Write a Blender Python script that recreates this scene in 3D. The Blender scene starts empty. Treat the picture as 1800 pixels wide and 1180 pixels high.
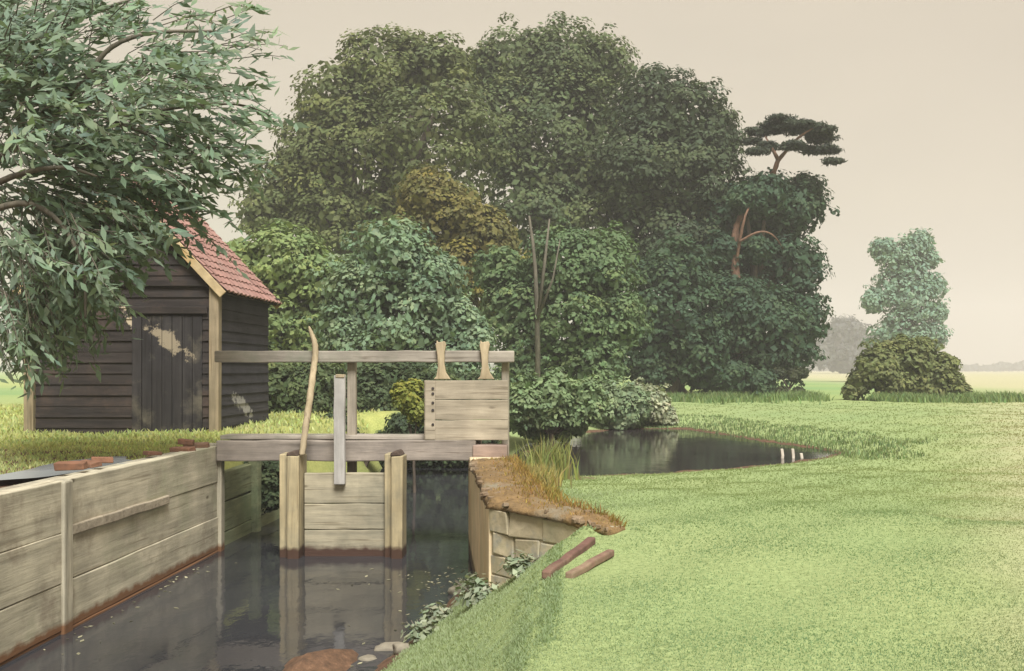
import bpy, bmesh, math, random
import numpy as np
from mathutils import Vector, Matrix

random.seed(7)
rng = np.random.default_rng(11)
C = bpy.context.scene.collection
F = 1800.0
EYE = 2.1
VX, VY = 989.0, 650.0


def px(x, y, d):
    """point at depth d seen in that direction from the seat of the observer"""
    return np.array([(x - VX) / F * d, d, EYE - (y - VY) / F * d])


def sm(a, b, x):
    t = np.clip((x - a) / (b - a), 0, 1)
    return t * t * (3 - 2 * t)


# ------------------------------------------------------------------ objects
def tag(o, label=None, cat=None, group=None, kind=None):
    if label: o['label'] = label
    if cat: o['category'] = cat
    if group: o['group'] = group
    if kind: o['kind'] = kind
    return o


def thing(name, loc, label, cat, group=None):
    o = bpy.data.objects.new(name, None)
    o.empty_display_size = 0.2
    C.objects.link(o)
    o.location = loc
    return tag(o, label, cat, group)


def link(name, me, mat, parent=None, loc=None):
    o = bpy.data.objects.new(name, me)
    C.objects.link(o)
    if mat is not None:
        me.materials.append(mat)
    if parent is not None:
        o.parent = parent
    if loc is not None:
        o.location = loc
    return o


class MB:
    """collects boxes, prisms and tubes (world coordinates) into ONE mesh"""
    def __init__(s):
        s.v = []; s.f = []

    def add(s, vs, fs):
        n = len(s.v)
        s.v += [tuple(v) for v in vs]
        s.f += [tuple(i + n for i in f) for f in fs]

    def box(s, lo, hi, rot=None, jit=0.0):
        lo = np.array(lo, float); hi = np.array(hi, float)
        c = (lo + hi) / 2; h = (hi - lo) / 2
        vs = []
        for k in range(8):
            p = np.array([h[0] * (1 if k & 1 else -1), h[1] * (1 if k & 2 else -1), h[2] * (1 if k & 4 else -1)])
            if jit: p = p + np.array([random.uniform(-jit, jit) for _ in range(3)])
            if rot is not None: p = np.array(rot @ Vector(p))
            vs.append(c + p)
        s.add(vs, [(0, 2, 3, 1), (4, 5, 7, 6), (0, 1, 5, 4), (2, 6, 7, 3), (0, 4, 6, 2), (1, 3, 7, 5)])

    def bar(s, a, b, w, t, up=(0, 0, 1), n=1, wob=0.0):
        """rectangular bar from a to b, width w across, thickness t along up"""
        a = Vector(a); b = Vector(b); d = (b - a).normalized(); u = Vector(up)
        side = d.cross(u).normalized(); u = side.cross(d).normalized()
        vs = []; fs = []
        for i in range(n + 1):
            p = a.lerp(b, i / n)
            if wob and 0 < i < n:
                p = p + side * random.uniform(-wob, wob) + u * random.uniform(-wob, wob)
            ww = w / 2 * (1 + random.uniform(-wob, wob) * 2); tt = t / 2 * (1 + random.uniform(-wob, wob) * 2)
            vs += [p - side * ww - u * tt, p + side * ww - u * tt, p + side * ww + u * tt, p - side * ww + u * tt]
            if i:
                k = (i - 1) * 4
                for j in range(4):
                    fs.append((k + j, k + (j + 1) % 4, k + 4 + (j + 1) % 4, k + 4 + j))
        fs.append((3, 2, 1, 0)); e = n * 4; fs.append((e, e + 1, e + 2, e + 3))
        s.add(vs, fs)

    def tube(s, pts, rad, seg=7):
        pts = [Vector(p) for p in pts]; rad = list(rad)
        if len(pts) > 3:
            for _ in range(2):
                P2 = [pts[0]]; R2 = [rad[0]]
                for i in range(len(pts) - 1):
                    P2 += [pts[i].lerp(pts[i + 1], .25), pts[i].lerp(pts[i + 1], .75)]; R2 += [rad[i] * .75 + rad[i + 1] * .25, rad[i] * .25 + rad[i + 1] * .75]
                pts = P2 + [pts[-1]]; rad = R2 + [rad[-1]]
        n = len(pts); vs = []; fs = []
        ref = Vector((0.3, 0.2, 1)).normalized()
        for i, p in enumerate(pts):
            d = (pts[min(i + 1, n - 1)] - pts[max(i - 1, 0)]).normalized()
            a = d.cross(ref)
            if a.length < 1e-3: a = d.cross(Vector((1, 0, 0)))
            a.normalize(); b = d.cross(a)
            for k in range(seg):
                t = 2 * math.pi * k / seg
                r = rad[i] * (1 + 0.1 * math.sin(5 * k + 3 * i))
                vs.append(p + a * math.cos(t) * r + b * math.sin(t) * r)
        for i in range(n - 1):
            for k in range(seg):
                fs.append((i * seg + k, i * seg + (k + 1) % seg, (i + 1) * seg + (k + 1) % seg, (i + 1) * seg + k))
        fs.append(tuple(range(seg - 1, -1, -1))); fs.append(tuple((n - 1) * seg + k for k in range(seg)))
        s.add(vs, fs)

    def prism(s, poly, y0, y1):
        """polygon in x,z extruded along y"""
        n = len(poly)
        vs = [(p[0], y0, p[1]) for p in poly] + [(p[0], y1, p[1]) for p in poly]
        fs = [tuple(range(n - 1, -1, -1)), tuple(range(n, 2 * n))]
        for i in range(n):
            j = (i + 1) % n
            fs.append((i, j, n + j, n + i))
        s.add(vs, fs)

    def prism_z(s, poly, z0, z1):
        n = len(poly)
        vs = [(p[0], p[1], z0) for p in poly] + [(p[0], p[1], z1) for p in poly]
        fs = [tuple(range(n - 1, -1, -1)), tuple(range(n, 2 * n))]
        for i in range(n):
            j = (i + 1) % n
            fs.append((i, j, n + j, n + i))
        s.add(vs, fs)

    def build(s, name, mat, parent=None, bevel=0.0, smooth=False, loc=None):
        me = bpy.data.meshes.new(name)
        off = Vector((0, 0, 0))
        if parent is not None:
            off = Vector(parent.location)
            if parent.parent is not None: off += Vector(parent.parent.location)
        elif loc is not None:
            off = Vector(loc)
        me.from_pydata([tuple(Vector(v) - off) for v in s.v], [], s.f)
        bm = bmesh.new(); bm.from_mesh(me); bmesh.ops.recalc_face_normals(bm, faces=bm.faces); bm.to_mesh(me); bm.free()
        if smooth:
            me.polygons.foreach_set('use_smooth', [True] * len(me.polygons))
        o = link(name, me, mat, parent, None if parent is not None else loc)
        if bevel:
            m = o.modifiers.new('bevel', 'BEVEL'); m.width = bevel; m.segments = 2; m.limit_method = 'ANGLE'; m.angle_limit = 0.6
        return o


# ------------------------------------------------------------------ materials
def nodes(name):
    m = bpy.data.materials.new(name); m.use_nodes = True
    nt = m.node_tree
    b = nt.nodes['Principled BSDF']
    return m, nt, b


def N(nt, t, **kw):
    n = nt.nodes.new(t)
    for k, v in kw.items():
        if k in n.inputs: n.inputs[k].default_value = v
        else: setattr(n, k, v)
    return n


def ramp(nt, fac, stops):
    r = nt.nodes.new('ShaderNodeValToRGB')
    el = r.color_ramp.elements
    while len(el) < len(stops): el.new(0.5)
    for e, (p, c) in zip(el, stops):
        e.position = p; e.color = (*c, 1) if len(c) == 3 else c
    nt.links.new(fac, r.inputs['Fac'])
    return r


def mix(nt, fac, a, b, mode='MIX'):
    m = nt.nodes.new('ShaderNodeMix'); m.data_type = 'RGBA'; m.blend_type = mode
    for sock, v in ((m.inputs[0], fac), (m.inputs[6], a), (m.inputs[7], b)):
        if hasattr(v, 'is_linked'): nt.links.new(v, sock)
        elif isinstance(v, (int, float)): sock.default_value = v
        else: sock.default_value = (*v, 1)
    return m.outputs[2]


def noise(nt, vec, scale, detail=5, rough=0.6, stretch=None):
    if stretch is not None:
        mp = nt.nodes.new('ShaderNodeMapping'); mp.inputs['Scale'].default_value = stretch
        nt.links.new(vec, mp.inputs['Vector']); vec = mp.outputs['Vector']
    n = nt.nodes.new('ShaderNodeTexNoise')
    n.inputs['Scale'].default_value = scale; n.inputs['Detail'].default_value = detail; n.inputs['Roughness'].default_value = rough
    nt.links.new(vec, n.inputs['Vector'])
    return n.outputs['Fac']


def weathered(name, light, dark, stretch=(1, 1, 1), stain=None, stain_lo=0.5, stain_hi=0.75, stain_scale=1.2,
              stain2=None, bump=0.4, rough=0.85, grain=14, waterline=None):
    """aged wood, stone or render: stretched grain, blotches and stains"""
    m, nt, b = nodes(name)
    tc = nt.nodes.new('ShaderNodeTexCoord'); gm = nt.nodes.new('ShaderNodeNewGeometry')
    pos = gm.outputs['Position']
    g = noise(nt, pos, grain, 6, 0.65, stretch)
    col = ramp(nt, g, [(0.28, dark), (0.72, light)]).outputs['Color']
    if min(stretch) < 0.25:
        ck = noise(nt, pos, grain * 2.6, 3, 0.5, tuple(x * (.5 if x < .25 else 1) for x in stretch))
        col = mix(nt, 1.0, col, ramp(nt, ck, [(0.30, (0.62, 0.60, 0.57)), (0.40, (1, 1, 1))]).outputs['Color'], 'MULTIPLY')
        kn = nt.nodes.new('ShaderNodeTexVoronoi'); kn.inputs['Scale'].default_value = 2.2
        mpk = nt.nodes.new('ShaderNodeMapping'); mpk.inputs['Scale'].default_value = tuple(.45 if x < .25 else 1.1 for x in stretch)
        nt.links.new(pos, mpk.inputs['Vector']); nt.links.new(mpk.outputs['Vector'], kn.inputs['Vector'])
        col = mix(nt, 1.0, col, ramp(nt, kn.outputs['Distance'], [(0.02, (0.35, 0.32, 0.28)), (0.06, (1, 1, 1))]).outputs['Color'], 'MULTIPLY')
    blot = noise(nt, pos, 2.3, 5, 0.6)
    bl = ramp(nt, blot, [(0.3, (0.72, 0.72, 0.72)), (0.7, (1.15, 1.15, 1.15))]).outputs['Color']
    col = mix(nt, 1.0, col, bl, 'MULTIPLY')
    if stain:
        s = noise(nt, pos, stain_scale, 6, 0.7)
        f = ramp(nt, s, [(stain_lo, (0, 0, 0)), (stain_hi, (1, 1, 1))]).outputs['Color']
        col = mix(nt, f, col, stain)
    if stain2:
        mp = nt.nodes.new('ShaderNodeMapping'); mp.inputs['Location'].default_value = (7, 3, 5)
        nt.links.new(pos, mp.inputs['Vector'])
        s = noise(nt, mp.outputs['Vector'], stain_scale * 1.7, 6, 0.7)
        f = ramp(nt, s, [(0.52, (0, 0, 0)), (0.72, (1, 1, 1))]).outputs['Color']
        col = mix(nt, f, col, stain2)
    if waterline:
        zc, zh, wc = waterline
        sp = nt.nodes.new('ShaderNodeSeparateXYZ'); nt.links.new(pos, sp.inputs[0])
        nn = noise(nt, pos, 6, 4, 0.6)
        ad = nt.nodes.new('ShaderNodeMath'); ad.operation = 'MULTIPLY_ADD'
        nt.links.new(nn, ad.inputs[0]); ad.inputs[1].default_value = -zh * 1.2; nt.links.new(sp.outputs[2], ad.inputs[2])
        mr = nt.nodes.new('ShaderNodeMapRange'); mr.inputs[1].default_value = zc - zh * .6; mr.inputs[2].default_value = zc + zh * .4 - zh * .5
        mr.inputs[3].default_value = 1; mr.inputs[4].default_value = 0
        nt.links.new(ad.outputs[0], mr.inputs[0])
        col = mix(nt, mr.outputs[0], col, wc)
    nt.links.new(col, b.inputs['Base Color'])
    b.inputs['Roughness'].default_value = rough
    b.inputs['Specular IOR Level'].default_value = 0.25
    bp = nt.nodes.new('ShaderNodeBump'); bp.inputs['Strength'].default_value = bump; bp.inputs['Distance'].default_value = 0.02
    nt.links.new(g, bp.inputs['Height']); nt.links.new(bp.outputs['Normal'], b.inputs['Normal'])
    return m


def leaf_material(name, trans=0.35):
    m = bpy.data.materials.new(name); m.use_nodes = True
    nt = m.node_tree; nt.nodes.clear()
    out = nt.nodes.new('ShaderNodeOutputMaterial')
    at = nt.nodes.new('ShaderNodeAttribute'); at.attribute_name = 'tint'
    d = nt.nodes.new('ShaderNodeBsdfPrincipled'); d.inputs['Roughness'].default_value = 0.7; d.inputs['Specular IOR Level'].default_value = 0.2
    t = nt.nodes.new('ShaderNodeBsdfTranslucent')
    ms = nt.nodes.new('ShaderNodeMixShader'); ms.inputs[0].default_value = trans
    nt.links.new(at.outputs['Color'], d.inputs['Base Color'])
    y = mix(nt, 1.0, at.outputs['Color'], (1.1, 1.15, 0.7), 'MULTIPLY')
    nt.links.new(y, t.inputs['Color'])
    nt.links.new(d.outputs[0], ms.inputs[1]); nt.links.new(t.outputs[0], ms.inputs[2])
    nt.links.new(ms.outputs[0], out.inputs['Surface'])
    return m


M = {}
M['leaf'] = leaf_material('leaf', 0.3)
M['grass'] = leaf_material('grass_blade', 0.5)
M['bark'] = weathered('bark', (0.15, 0.115, 0.085), (0.05, 0.042, 0.034), (1, 1, 0.2), bump=0.8)
M['bark_grey'] = weathered('bark_grey', (0.17, 0.15, 0.11), (0.07, 0.065, 0.05), (1, 1, 0.2), bump=0.6)
M['bark_orange'] = weathered('bark_orange', (0.24, 0.135, 0.085), (0.10, 0.06, 0.042), (1, 1, 0.3), bump=0.7)
M['rail'] = weathered('rail_timber', (0.408, 0.367, 0.304), (0.204, 0.177, 0.145), (0.06, 1, 1), stain=(0.17, 0.18, 0.13))
M['post'] = weathered('post_timber', (0.389, 0.338, 0.263), (0.194, 0.169, 0.132), (1, 1, 0.06), stain=(0.20, 0.2, 0.15))
M['walk'] = weathered('walkway_timber', (0.348, 0.298, 0.248), (0.160, 0.139, 0.116), (0.06, 1, 1), stain=(0.15, 0.13, 0.115))
M['stem'] = weathered('grey_timber', (0.46, 0.44, 0.40), (0.30, 0.285, 0.26), (1, 1, 0.06))
M['pole'] = weathered('peeled_pole', (0.489, 0.400, 0.264), (0.274, 0.215, 0.127), (1, 1, 0.15))
M['pile'] = weathered('pile_timber', (0.509, 0.413, 0.237), (0.220, 0.193, 0.122), (1, 1, 0.07), stain=(0.17, 0.165, 0.12),
                      waterline=(0.09, 0.10, (0.06, 0.032, 0.02)))
M['board'] = weathered('gate_board', (0.424, 0.373, 0.258), (0.212, 0.195, 0.141), (0.07, 1, 1), stain=(0.17, 0.165, 0.12),
                       waterline=(0.08, 0.10, (0.06, 0.032, 0.022)))
M['paddle'] = weathered('paddle_board', (0.420, 0.361, 0.269), (0.235, 0.201, 0.145), (0.07, 1, 1), stain=(0.28, 0.235, 0.16))
M['dark_iron'] = weathered('dark_iron', (0.06, 0.05, 0.045), (0.025, 0.02, 0.02), rough=0.6)
M['cap'] = weathered('rotten_cap', (0.11, 0.075, 0.055), (0.04, 0.03, 0.024), grain=20)
M['revet'] = weathered('revetment_board', (0.586, 0.531, 0.390), (0.294, 0.270, 0.200), (1, 0.06, 1), stain=(0.27, 0.285, 0.18), stain2=(0.22, 0.18, 0.13),
                       stain_scale=0.9, waterline=(0.06, 0.10, (0.17, 0.085, 0.04)), grain=10)
M['revet_post'] = weathered('revetment_post', (0.460, 0.414, 0.303), (0.230, 0.215, 0.168), (1, 1, 0.08), stain=(0.19, 0.2, 0.13),
                            waterline=(0.06, 0.10, (0.15, 0.075, 0.035)))
M['revet_green'] = weathered('mossy_board', (0.27, 0.29, 0.16), (0.12, 0.14, 0.08), (1, 0.1, 1), stain=(0.12, 0.16, 0.08))
M['pier'] = weathered('rendered_pier', (0.74, 0.60, 0.39), (0.60, 0.48, 0.31), (1, 1, 0.5), stain=(0.50, 0.44, 0.26), stain2=(0.56, 0.40, 0.22),
                      grain=7, bump=0.35, waterline=(0.1, 0.16, (0.12, 0.09, 0.06)))
M['stone'] = weathered('wing_stone', (0.52, 0.44, 0.29), (0.33, 0.285, 0.19), stain=(0.32, 0.31, 0.20), stain2=(0.24, 0.245, 0.22), grain=9, stain_scale=2.2)
M['mortar'] = weathered('mortar', (0.46, 0.40, 0.27), (0.32, 0.28, 0.19))
M['coping'] = weathered('earthy_coping', (0.27, 0.175, 0.075), (0.14, 0.09, 0.042), stain=(0.17, 0.12, 0.065), stain2=(0.21, 0.185, 0.13), grain=22, bump=0.9)
M['beamend'] = weathered('pinkish_timber', (0.37, 0.27, 0.215), (0.22, 0.165, 0.135), (0.1, 1, 1))
M['rubble'] = weathered('rubble', (0.27, 0.20, 0.12), (0.14, 0.09, 0.055), stain=(0.27, 0.25, 0.19), grain=12)
M['brick'] = weathered('old_brick', (0.22, 0.105, 0.06), (0.11, 0.06, 0.038), stain=(0.2, 0.15, 0.1))
M['slab'] = weathered('grey_stone', (0.27, 0.275, 0.25), (0.15, 0.155, 0.15), stain=(0.14, 0.15, 0.11), grain=8)
M['pale_stone'] = weathered('pale_stone', (0.27, 0.24, 0.18), (0.15, 0.13, 0.10), stain=(0.2, 0.21, 0.13), grain=8)
M['log'] = weathered('brown_log', (0.19, 0.10, 0.075), (0.08, 0.045, 0.036), (0.5, 0.5, 0.5), grain=16, stain=(0.3, 0.24, 0.15))
M['mark'] = weathered('pale_mark', (0.62, 0.57, 0.47), (0.45, 0.4, 0.32), (1, 1, 0.1))
M['shed'] = weathered('tarred_board', (0.042, 0.033, 0.029), (0.014, 0.012, 0.011), (0.08, 1, 1), stain=(0.026, 0.024, 0.024), stain2=(0.058, 0.04, 0.031), grain=12)
M['shed_v'] = weathered('tarred_door', (0.038, 0.034, 0.033), (0.013, 0.012, 0.013), (1, 1, 0.06), stain=(0.036, 0.033, 0.035), stain2=(0.10, 0.088, 0.065), grain=12)
M['shed_side'] = weathered('tarred_side', (0.052, 0.048, 0.053), (0.022, 0.021, 0.025), (1, 0.08, 1), stain=(0.05, 0.048, 0.055), grain=12)
M['corner'] = weathered('corner_post', (0.312, 0.247, 0.156), (0.156, 0.130, 0.085), (1, 1, 0.06))
M['barge'] = weathered('barge_board', (0.52, 0.41, 0.24), (0.34, 0.25, 0.13), (0.3, 1, 0.3), stain=(0.46, 0.29, 0.10))
M['tile'] = weathered('clay_tile', (0.31, 0.175, 0.145), (0.25, 0.14, 0.118), stain=(0.27, 0.17, 0.145), stain2=(0.24, 0.16, 0.135), grain=5)


def patch(m, cx, cy, cz, rx, rz, col, seed=0.0, axis=0, th=0.5):
    """a worn patch (flaked tar) with a shape of its own on a board wall"""
    nt = m.node_tree; b = nt.nodes['Principled BSDF']
    src = b.inputs['Base Color'].links[0].from_socket
    gm = nt.nodes.new('ShaderNodeNewGeometry')
    sp = nt.nodes.new('ShaderNodeSeparateXYZ'); nt.links.new(gm.outputs['Position'], sp.inputs[0])
    nz = noise(nt, gm.outputs['Position'], 6 + seed, 7, 0.75)

    def ma(op, a, c):
        n = nt.nodes.new('ShaderNodeMath'); n.operation = op
        for i, v in enumerate((a, c)):
            if hasattr(v, 'is_linked'): nt.links.new(v, n.inputs[i])
            else: n.inputs[i].default_value = v
        return n.outputs[0]
    u = ma('DIVIDE', ma('SUBTRACT', sp.outputs[axis], cx if axis == 0 else cy), rx)
    w = ma('DIVIDE', ma('SUBTRACT', sp.outputs[2], cz), rz)
    w = ma('ADD', w, ma('MULTIPLY', u, 0.75))
    d2 = ma('ADD', ma('MULTIPLY', u, u), ma('MULTIPLY', ma('MULTIPLY', w, w), 3.0))
    f = ma('SUBTRACT', ma('MULTIPLY', nz, 2.2), ma('MULTIPLY', d2, 0.55))
    r = ramp(nt, f, [(th + 0.35, (0, 0, 0)), (th + 0.47, (1, 1, 1))])
    nt.links.new(mix(nt, r.outputs['Color'], src, col), b.inputs['Base Color'])


def water_material(name, col, rough=0.06, bump=0.06, scale=3.0):
    m, nt, b = nodes(name)
    gm = nt.nodes.new('ShaderNodeNewGeometry')
    n1 = noise(nt, gm.outputs['Position'], scale, 4, 0.55, (1, 0.6, 1))
    n2 = noise(nt, gm.outputs['Position'], 0.7, 3, 0.5)
    c = ramp(nt, n2, [(0.3, tuple(x * 0.75 for x in col)), (0.7, tuple(x * 1.3 for x in col))]).outputs['Color']
    nt.links.new(c, b.inputs['Base Color'])
    b.inputs['Roughness'].default_value = rough; b.inputs['IOR'].default_value = 1.33
    rr = nt.nodes.new('ShaderNodeMapRange'); nt.links.new(n2, rr.inputs[0])
    rr.inputs[1].default_value = 0.35; rr.inputs[2].default_value = 0.7; rr.inputs[3].default_value = rough; rr.inputs[4].default_value = rough * 2.6
    nt.links.new(rr.outputs[0], b.inputs['Roughness'])
    bp = nt.nodes.new('ShaderNodeBump'); bp.inputs['Strength'].default_value = bump; bp.inputs['Distance'].default_value = 0.05
    nt.links.new(n1, bp.inputs['Height']); nt.links.new(bp.outputs['Normal'], b.inputs['Normal'])
    return m


M['water'] = water_material('channel_water', (0.030, 0.031, 0.034), 0.03, 0.09)
M['pond'] = water_material('pond_water', (0.028, 0.021, 0.024), 0.05, 0.09)
M['puddle'] = water_material('puddle_water', (0.19, 0.205, 0.205), 0.16, 0.03)  # pale base colour stands in for sky mirrored in the puddle

# ------------------------------------------------------------------ terrain
POND = np.array([(-.42, 15.7), (.18, 15.3), (1.41, 15.8), (2.9, 16.7), (4.06, 17.8), (5.3, 19.5), (4.9, 21.3), (4.2, 24.0), (3.3, 27.6),
                 (1.6, 27.5), (-0.3, 24.5), (-.6, 19.5)])


def poly_sd(X, Y, P):
    X = np.asarray(X, float); Y = np.asarray(Y, float)
    d = np.full(X.shape, 1e9); ins = np.zeros(X.shape, bool)
    n = len(P)
    for i in range(n):
        a = P[i]; b = P[(i + 1) % n]; e = b - a
        t = np.clip(((X - a[0]) * e[0] + (Y - a[1]) * e[1]) / (e @ e), 0, 1)
        d = np.minimum(d, np.hypot(X - a[0] - t * e[0], Y - a[1] - t * e[1]))
        c = ((a[1] > Y) != (b[1] > Y)) & (X < e[0] * (Y - a[1]) / (e[1] if abs(e[1]) > 1e-9 else 1e-9) + a[0])
        ins ^= c
    return np.where(ins, -d, d)


def xwater(Y):
    return np.interp(Y, [0, 6.2, 7.1, 7.7, 8.6, 10.2, 12.4], [-1.75, -1.5, -1.34, -1.24, -1.12, -.93, -1.0])


def xwall(Y):
    return np.interp(Y, [6.7, 7.6, 11.75, 13], [.28, -.55, -1.1, -1.1])


def lawn(X, Y):
    r = np.interp(Y, [0, 7, 10, 12, 15.3, 20, 26, 32, 60, 3000], [1.05, 1.02, .88, .77, .59, .62, .72, .88, .95, .95])
    t = sm(4.5, 11, X)
    return r * (1 - t) + 0.95 * t


def wob(X, Y):
    return 0.012 * np.sin(3.1 * X + 1.7 * Y) + 0.01 * np.sin(5.3 * X - 4.1 * Y + 1) + 0.02 * np.sin(0.9 * X + 0.6 * Y + 2)


def height(X, Y):
    X = np.asarray(X, float); Y = np.asarray(Y, float)
    far = sm(22, 40, Y)
    z = lawn(X, Y)
    left = np.where(X < -2.5, 1, 0)
    zl = 1.13 * (1 - far) + 0.95 * far
    z = np.where(X < -2.5, zl, z)
    z = z + wob(X, Y)
    # grass bank in front of the wing wall
    t = np.clip((X - xwater(Y)) / 1.55, 0, 1)
    bank = 1.06 * t ** 1.22 + wob(X * 3, Y * 3) * t
    wallband = (Y > 6.7) & (Y < 12.4)
    s = sm(0.12, 0.32, X - xwall(Y))
    zb = np.where(wallband, bank * (1 - s) + z * s, np.minimum(bank, z) * (1 - sm(1.2, 1.7, X - xwater(Y))) + z * sm(1.2, 1.7, X - xwater(Y)))
    under = -0.5 * np.clip((xwater(Y) - X) / 0.6, 0, 1)
    zb = np.where(X < xwater(Y), under, zb)
    near = (Y < 12.4) & (X > -2.5)
    z = np.where(near, zb, z)
    # behind the pier front: wall to 12.4, then an earth bank
    b2 = (Y >= 12.4) & (X > -2.5) & (X < 3)
    s2 = sm(-1.0, -0.2, X)
    endc = sm(21.5, 23.0, Y)
    z = np.where(b2, z * np.maximum(s2, endc) - 0.5 * (1 - np.maximum(s2, endc)), z)
    # left side of the channel
    s3 = np.where(Y < 14.6, sm(-4.08, -4.24, -(-X) if False else X) if False else 1 - sm(-4.24, -4.08, X), 1 - sm(-4.6, -3.4, X))
    lb = (X <= -2.5)
    k = np.maximum(s3, endc)
    z = np.where(lb, z * k - 0.5 * (1 - k), z)
    # mud shoal by the near end of the channel
    sh = np.exp(-(((X + 1.72) / 0.58) ** 2 + ((Y - 7.3) / 0.85) ** 2))
    chan = (X > -4.0) & (X < 0) & (Y < 10)
    z = np.where(chan, np.maximum(z, -0.5 + 0.60 * sh + 0.02 * np.sin(9 * X + 7 * Y) + .015 * np.sin(17 * X - 13 * Y)), z)
    # pond
    d = poly_sd(X, Y, POND) + 0.07 * np.sin(4.1 * X + 2.3 * Y) + 0.05 * np.sin(7 * Y - 3 * X)
    zp = np.where(d < 0, 0.5 - 0.4 * np.clip(-d / 0.7, 0, 1), 0.51 + (z - 0.51) * sm(0, 1.5, d))
    ok = (X > -1.2) & (Y > 13)
    z = np.where(ok, zp, z)
    return z


PATH_Y = [0, 2.5, 4.5, 8.1, 18.5, 34.5, 60]
PATH_X = [1.0, 1.35, 2.02, 3.43, 7.7, 14.2, 24.2]


def path_edge(Y):
    return np.interp(Y, PATH_Y, PATH_X) + 0.025 * Y ** .7 * (np.sin(Y * 2.9) + .7 * np.sin(Y * 5.3 + 1) + .5 * np.sin(Y * 11.1))


def axis(lo, hi, step, far_lo, far_hi, extra=()):
    a = list(np.arange(lo, hi + 1e-6, step))
    s = step; x = hi
    while x < far_hi:
        s *= 1.28; x += s; a.append(min(x, far_hi))
    s = step; x = lo
    while x > far_lo:
        s *= 1.28; x -= s; a.insert(0, max(x, far_lo))
    a += list(extra)
    return np.unique(np.round(np.array(a), 4))


def grid_mesh(name, xs, ys, zfun):
    X, Y = np.meshgrid(xs, ys)
    Z = zfun(X, Y)
    v = np.stack([X, Y, Z], -1).reshape(-1, 3)
    nx, ny = len(xs), len(ys)
    i = (np.arange(ny - 1)[:, None] * nx + np.arange(nx - 1)[None, :]).ravel()
    q = np.stack([i, i + 1, i + 1 + nx, i + nx], -1)
    me = mesh_np(name, v, q)
    me.polygons.foreach_set('use_smooth', np.ones(len(q), bool))
    return me, X, Y, Z


def mesh_np(name, v, q):
    me = bpy.data.meshes.new(name)
    k = q.shape[1]
    me.vertices.add(len(v)); me.vertices.foreach_set('co', np.ascontiguousarray(v, dtype=np.float32).ravel())
    me.loops.add(q.size); me.loops.foreach_set('vertex_index', np.ascontiguousarray(q, dtype=np.int32).ravel())
    me.polygons.add(len(q)); me.polygons.foreach_set('loop_start', np.arange(0, q.size, k, dtype=np.int32))
    me.update(calc_edges=True)
    return me


GROUND_FAR = 900
xs = axis(-10, 16, 0.13, -700, 700, (-4.24, -4.16, -4.08, ))
ys = axis(2, 40, 0.15, -60, GROUND_FAR, (6.7, 12.39, 12.4))
gme, GX, GY, GZ = grid_mesh('ground', xs, ys, height)
ground = link('ground', gme, None)
ground['kind'] = 'structure'
# what covers the ground where: bare damp earth by the waters, dry yellow grass, meadow
mud = np.zeros(GX.shape)
mud = np.maximum(mud, np.maximum(1 - sm(0.02, 0.12, GZ), 1 - sm(0, .12, GX - xwater(GY))) * (GY < 12.4) * (GX < 1))
mud = np.maximum(mud, (1 - sm(0.05, 0.35, poly_sd(GX, GY, POND))) * (GX > -1.3))
mud = np.maximum(mud, sm(-1.0, -0.3, GX) * sm(12.2, 13.2, GY) * (1 - sm(0.2, 1.2, GX)) * (1 - sm(15, 17, GY)) * 0.35)
warm = sm(-0.4, 0.1, -(GX + 3.9)) * (1 - sm(25, 40, GY))
cover = gme.attributes.new('cover', 'FLOAT_COLOR', 'POINT')
cover.data.foreach_set('color', np.stack([mud, warm, sm(30, 46, GY), sm(-.06, .10, (GX - path_edge(np.maximum(GY, 0))) / (GY + 3.0)) * (GY > 0)], -1).astype(np.float32).ravel())


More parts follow.
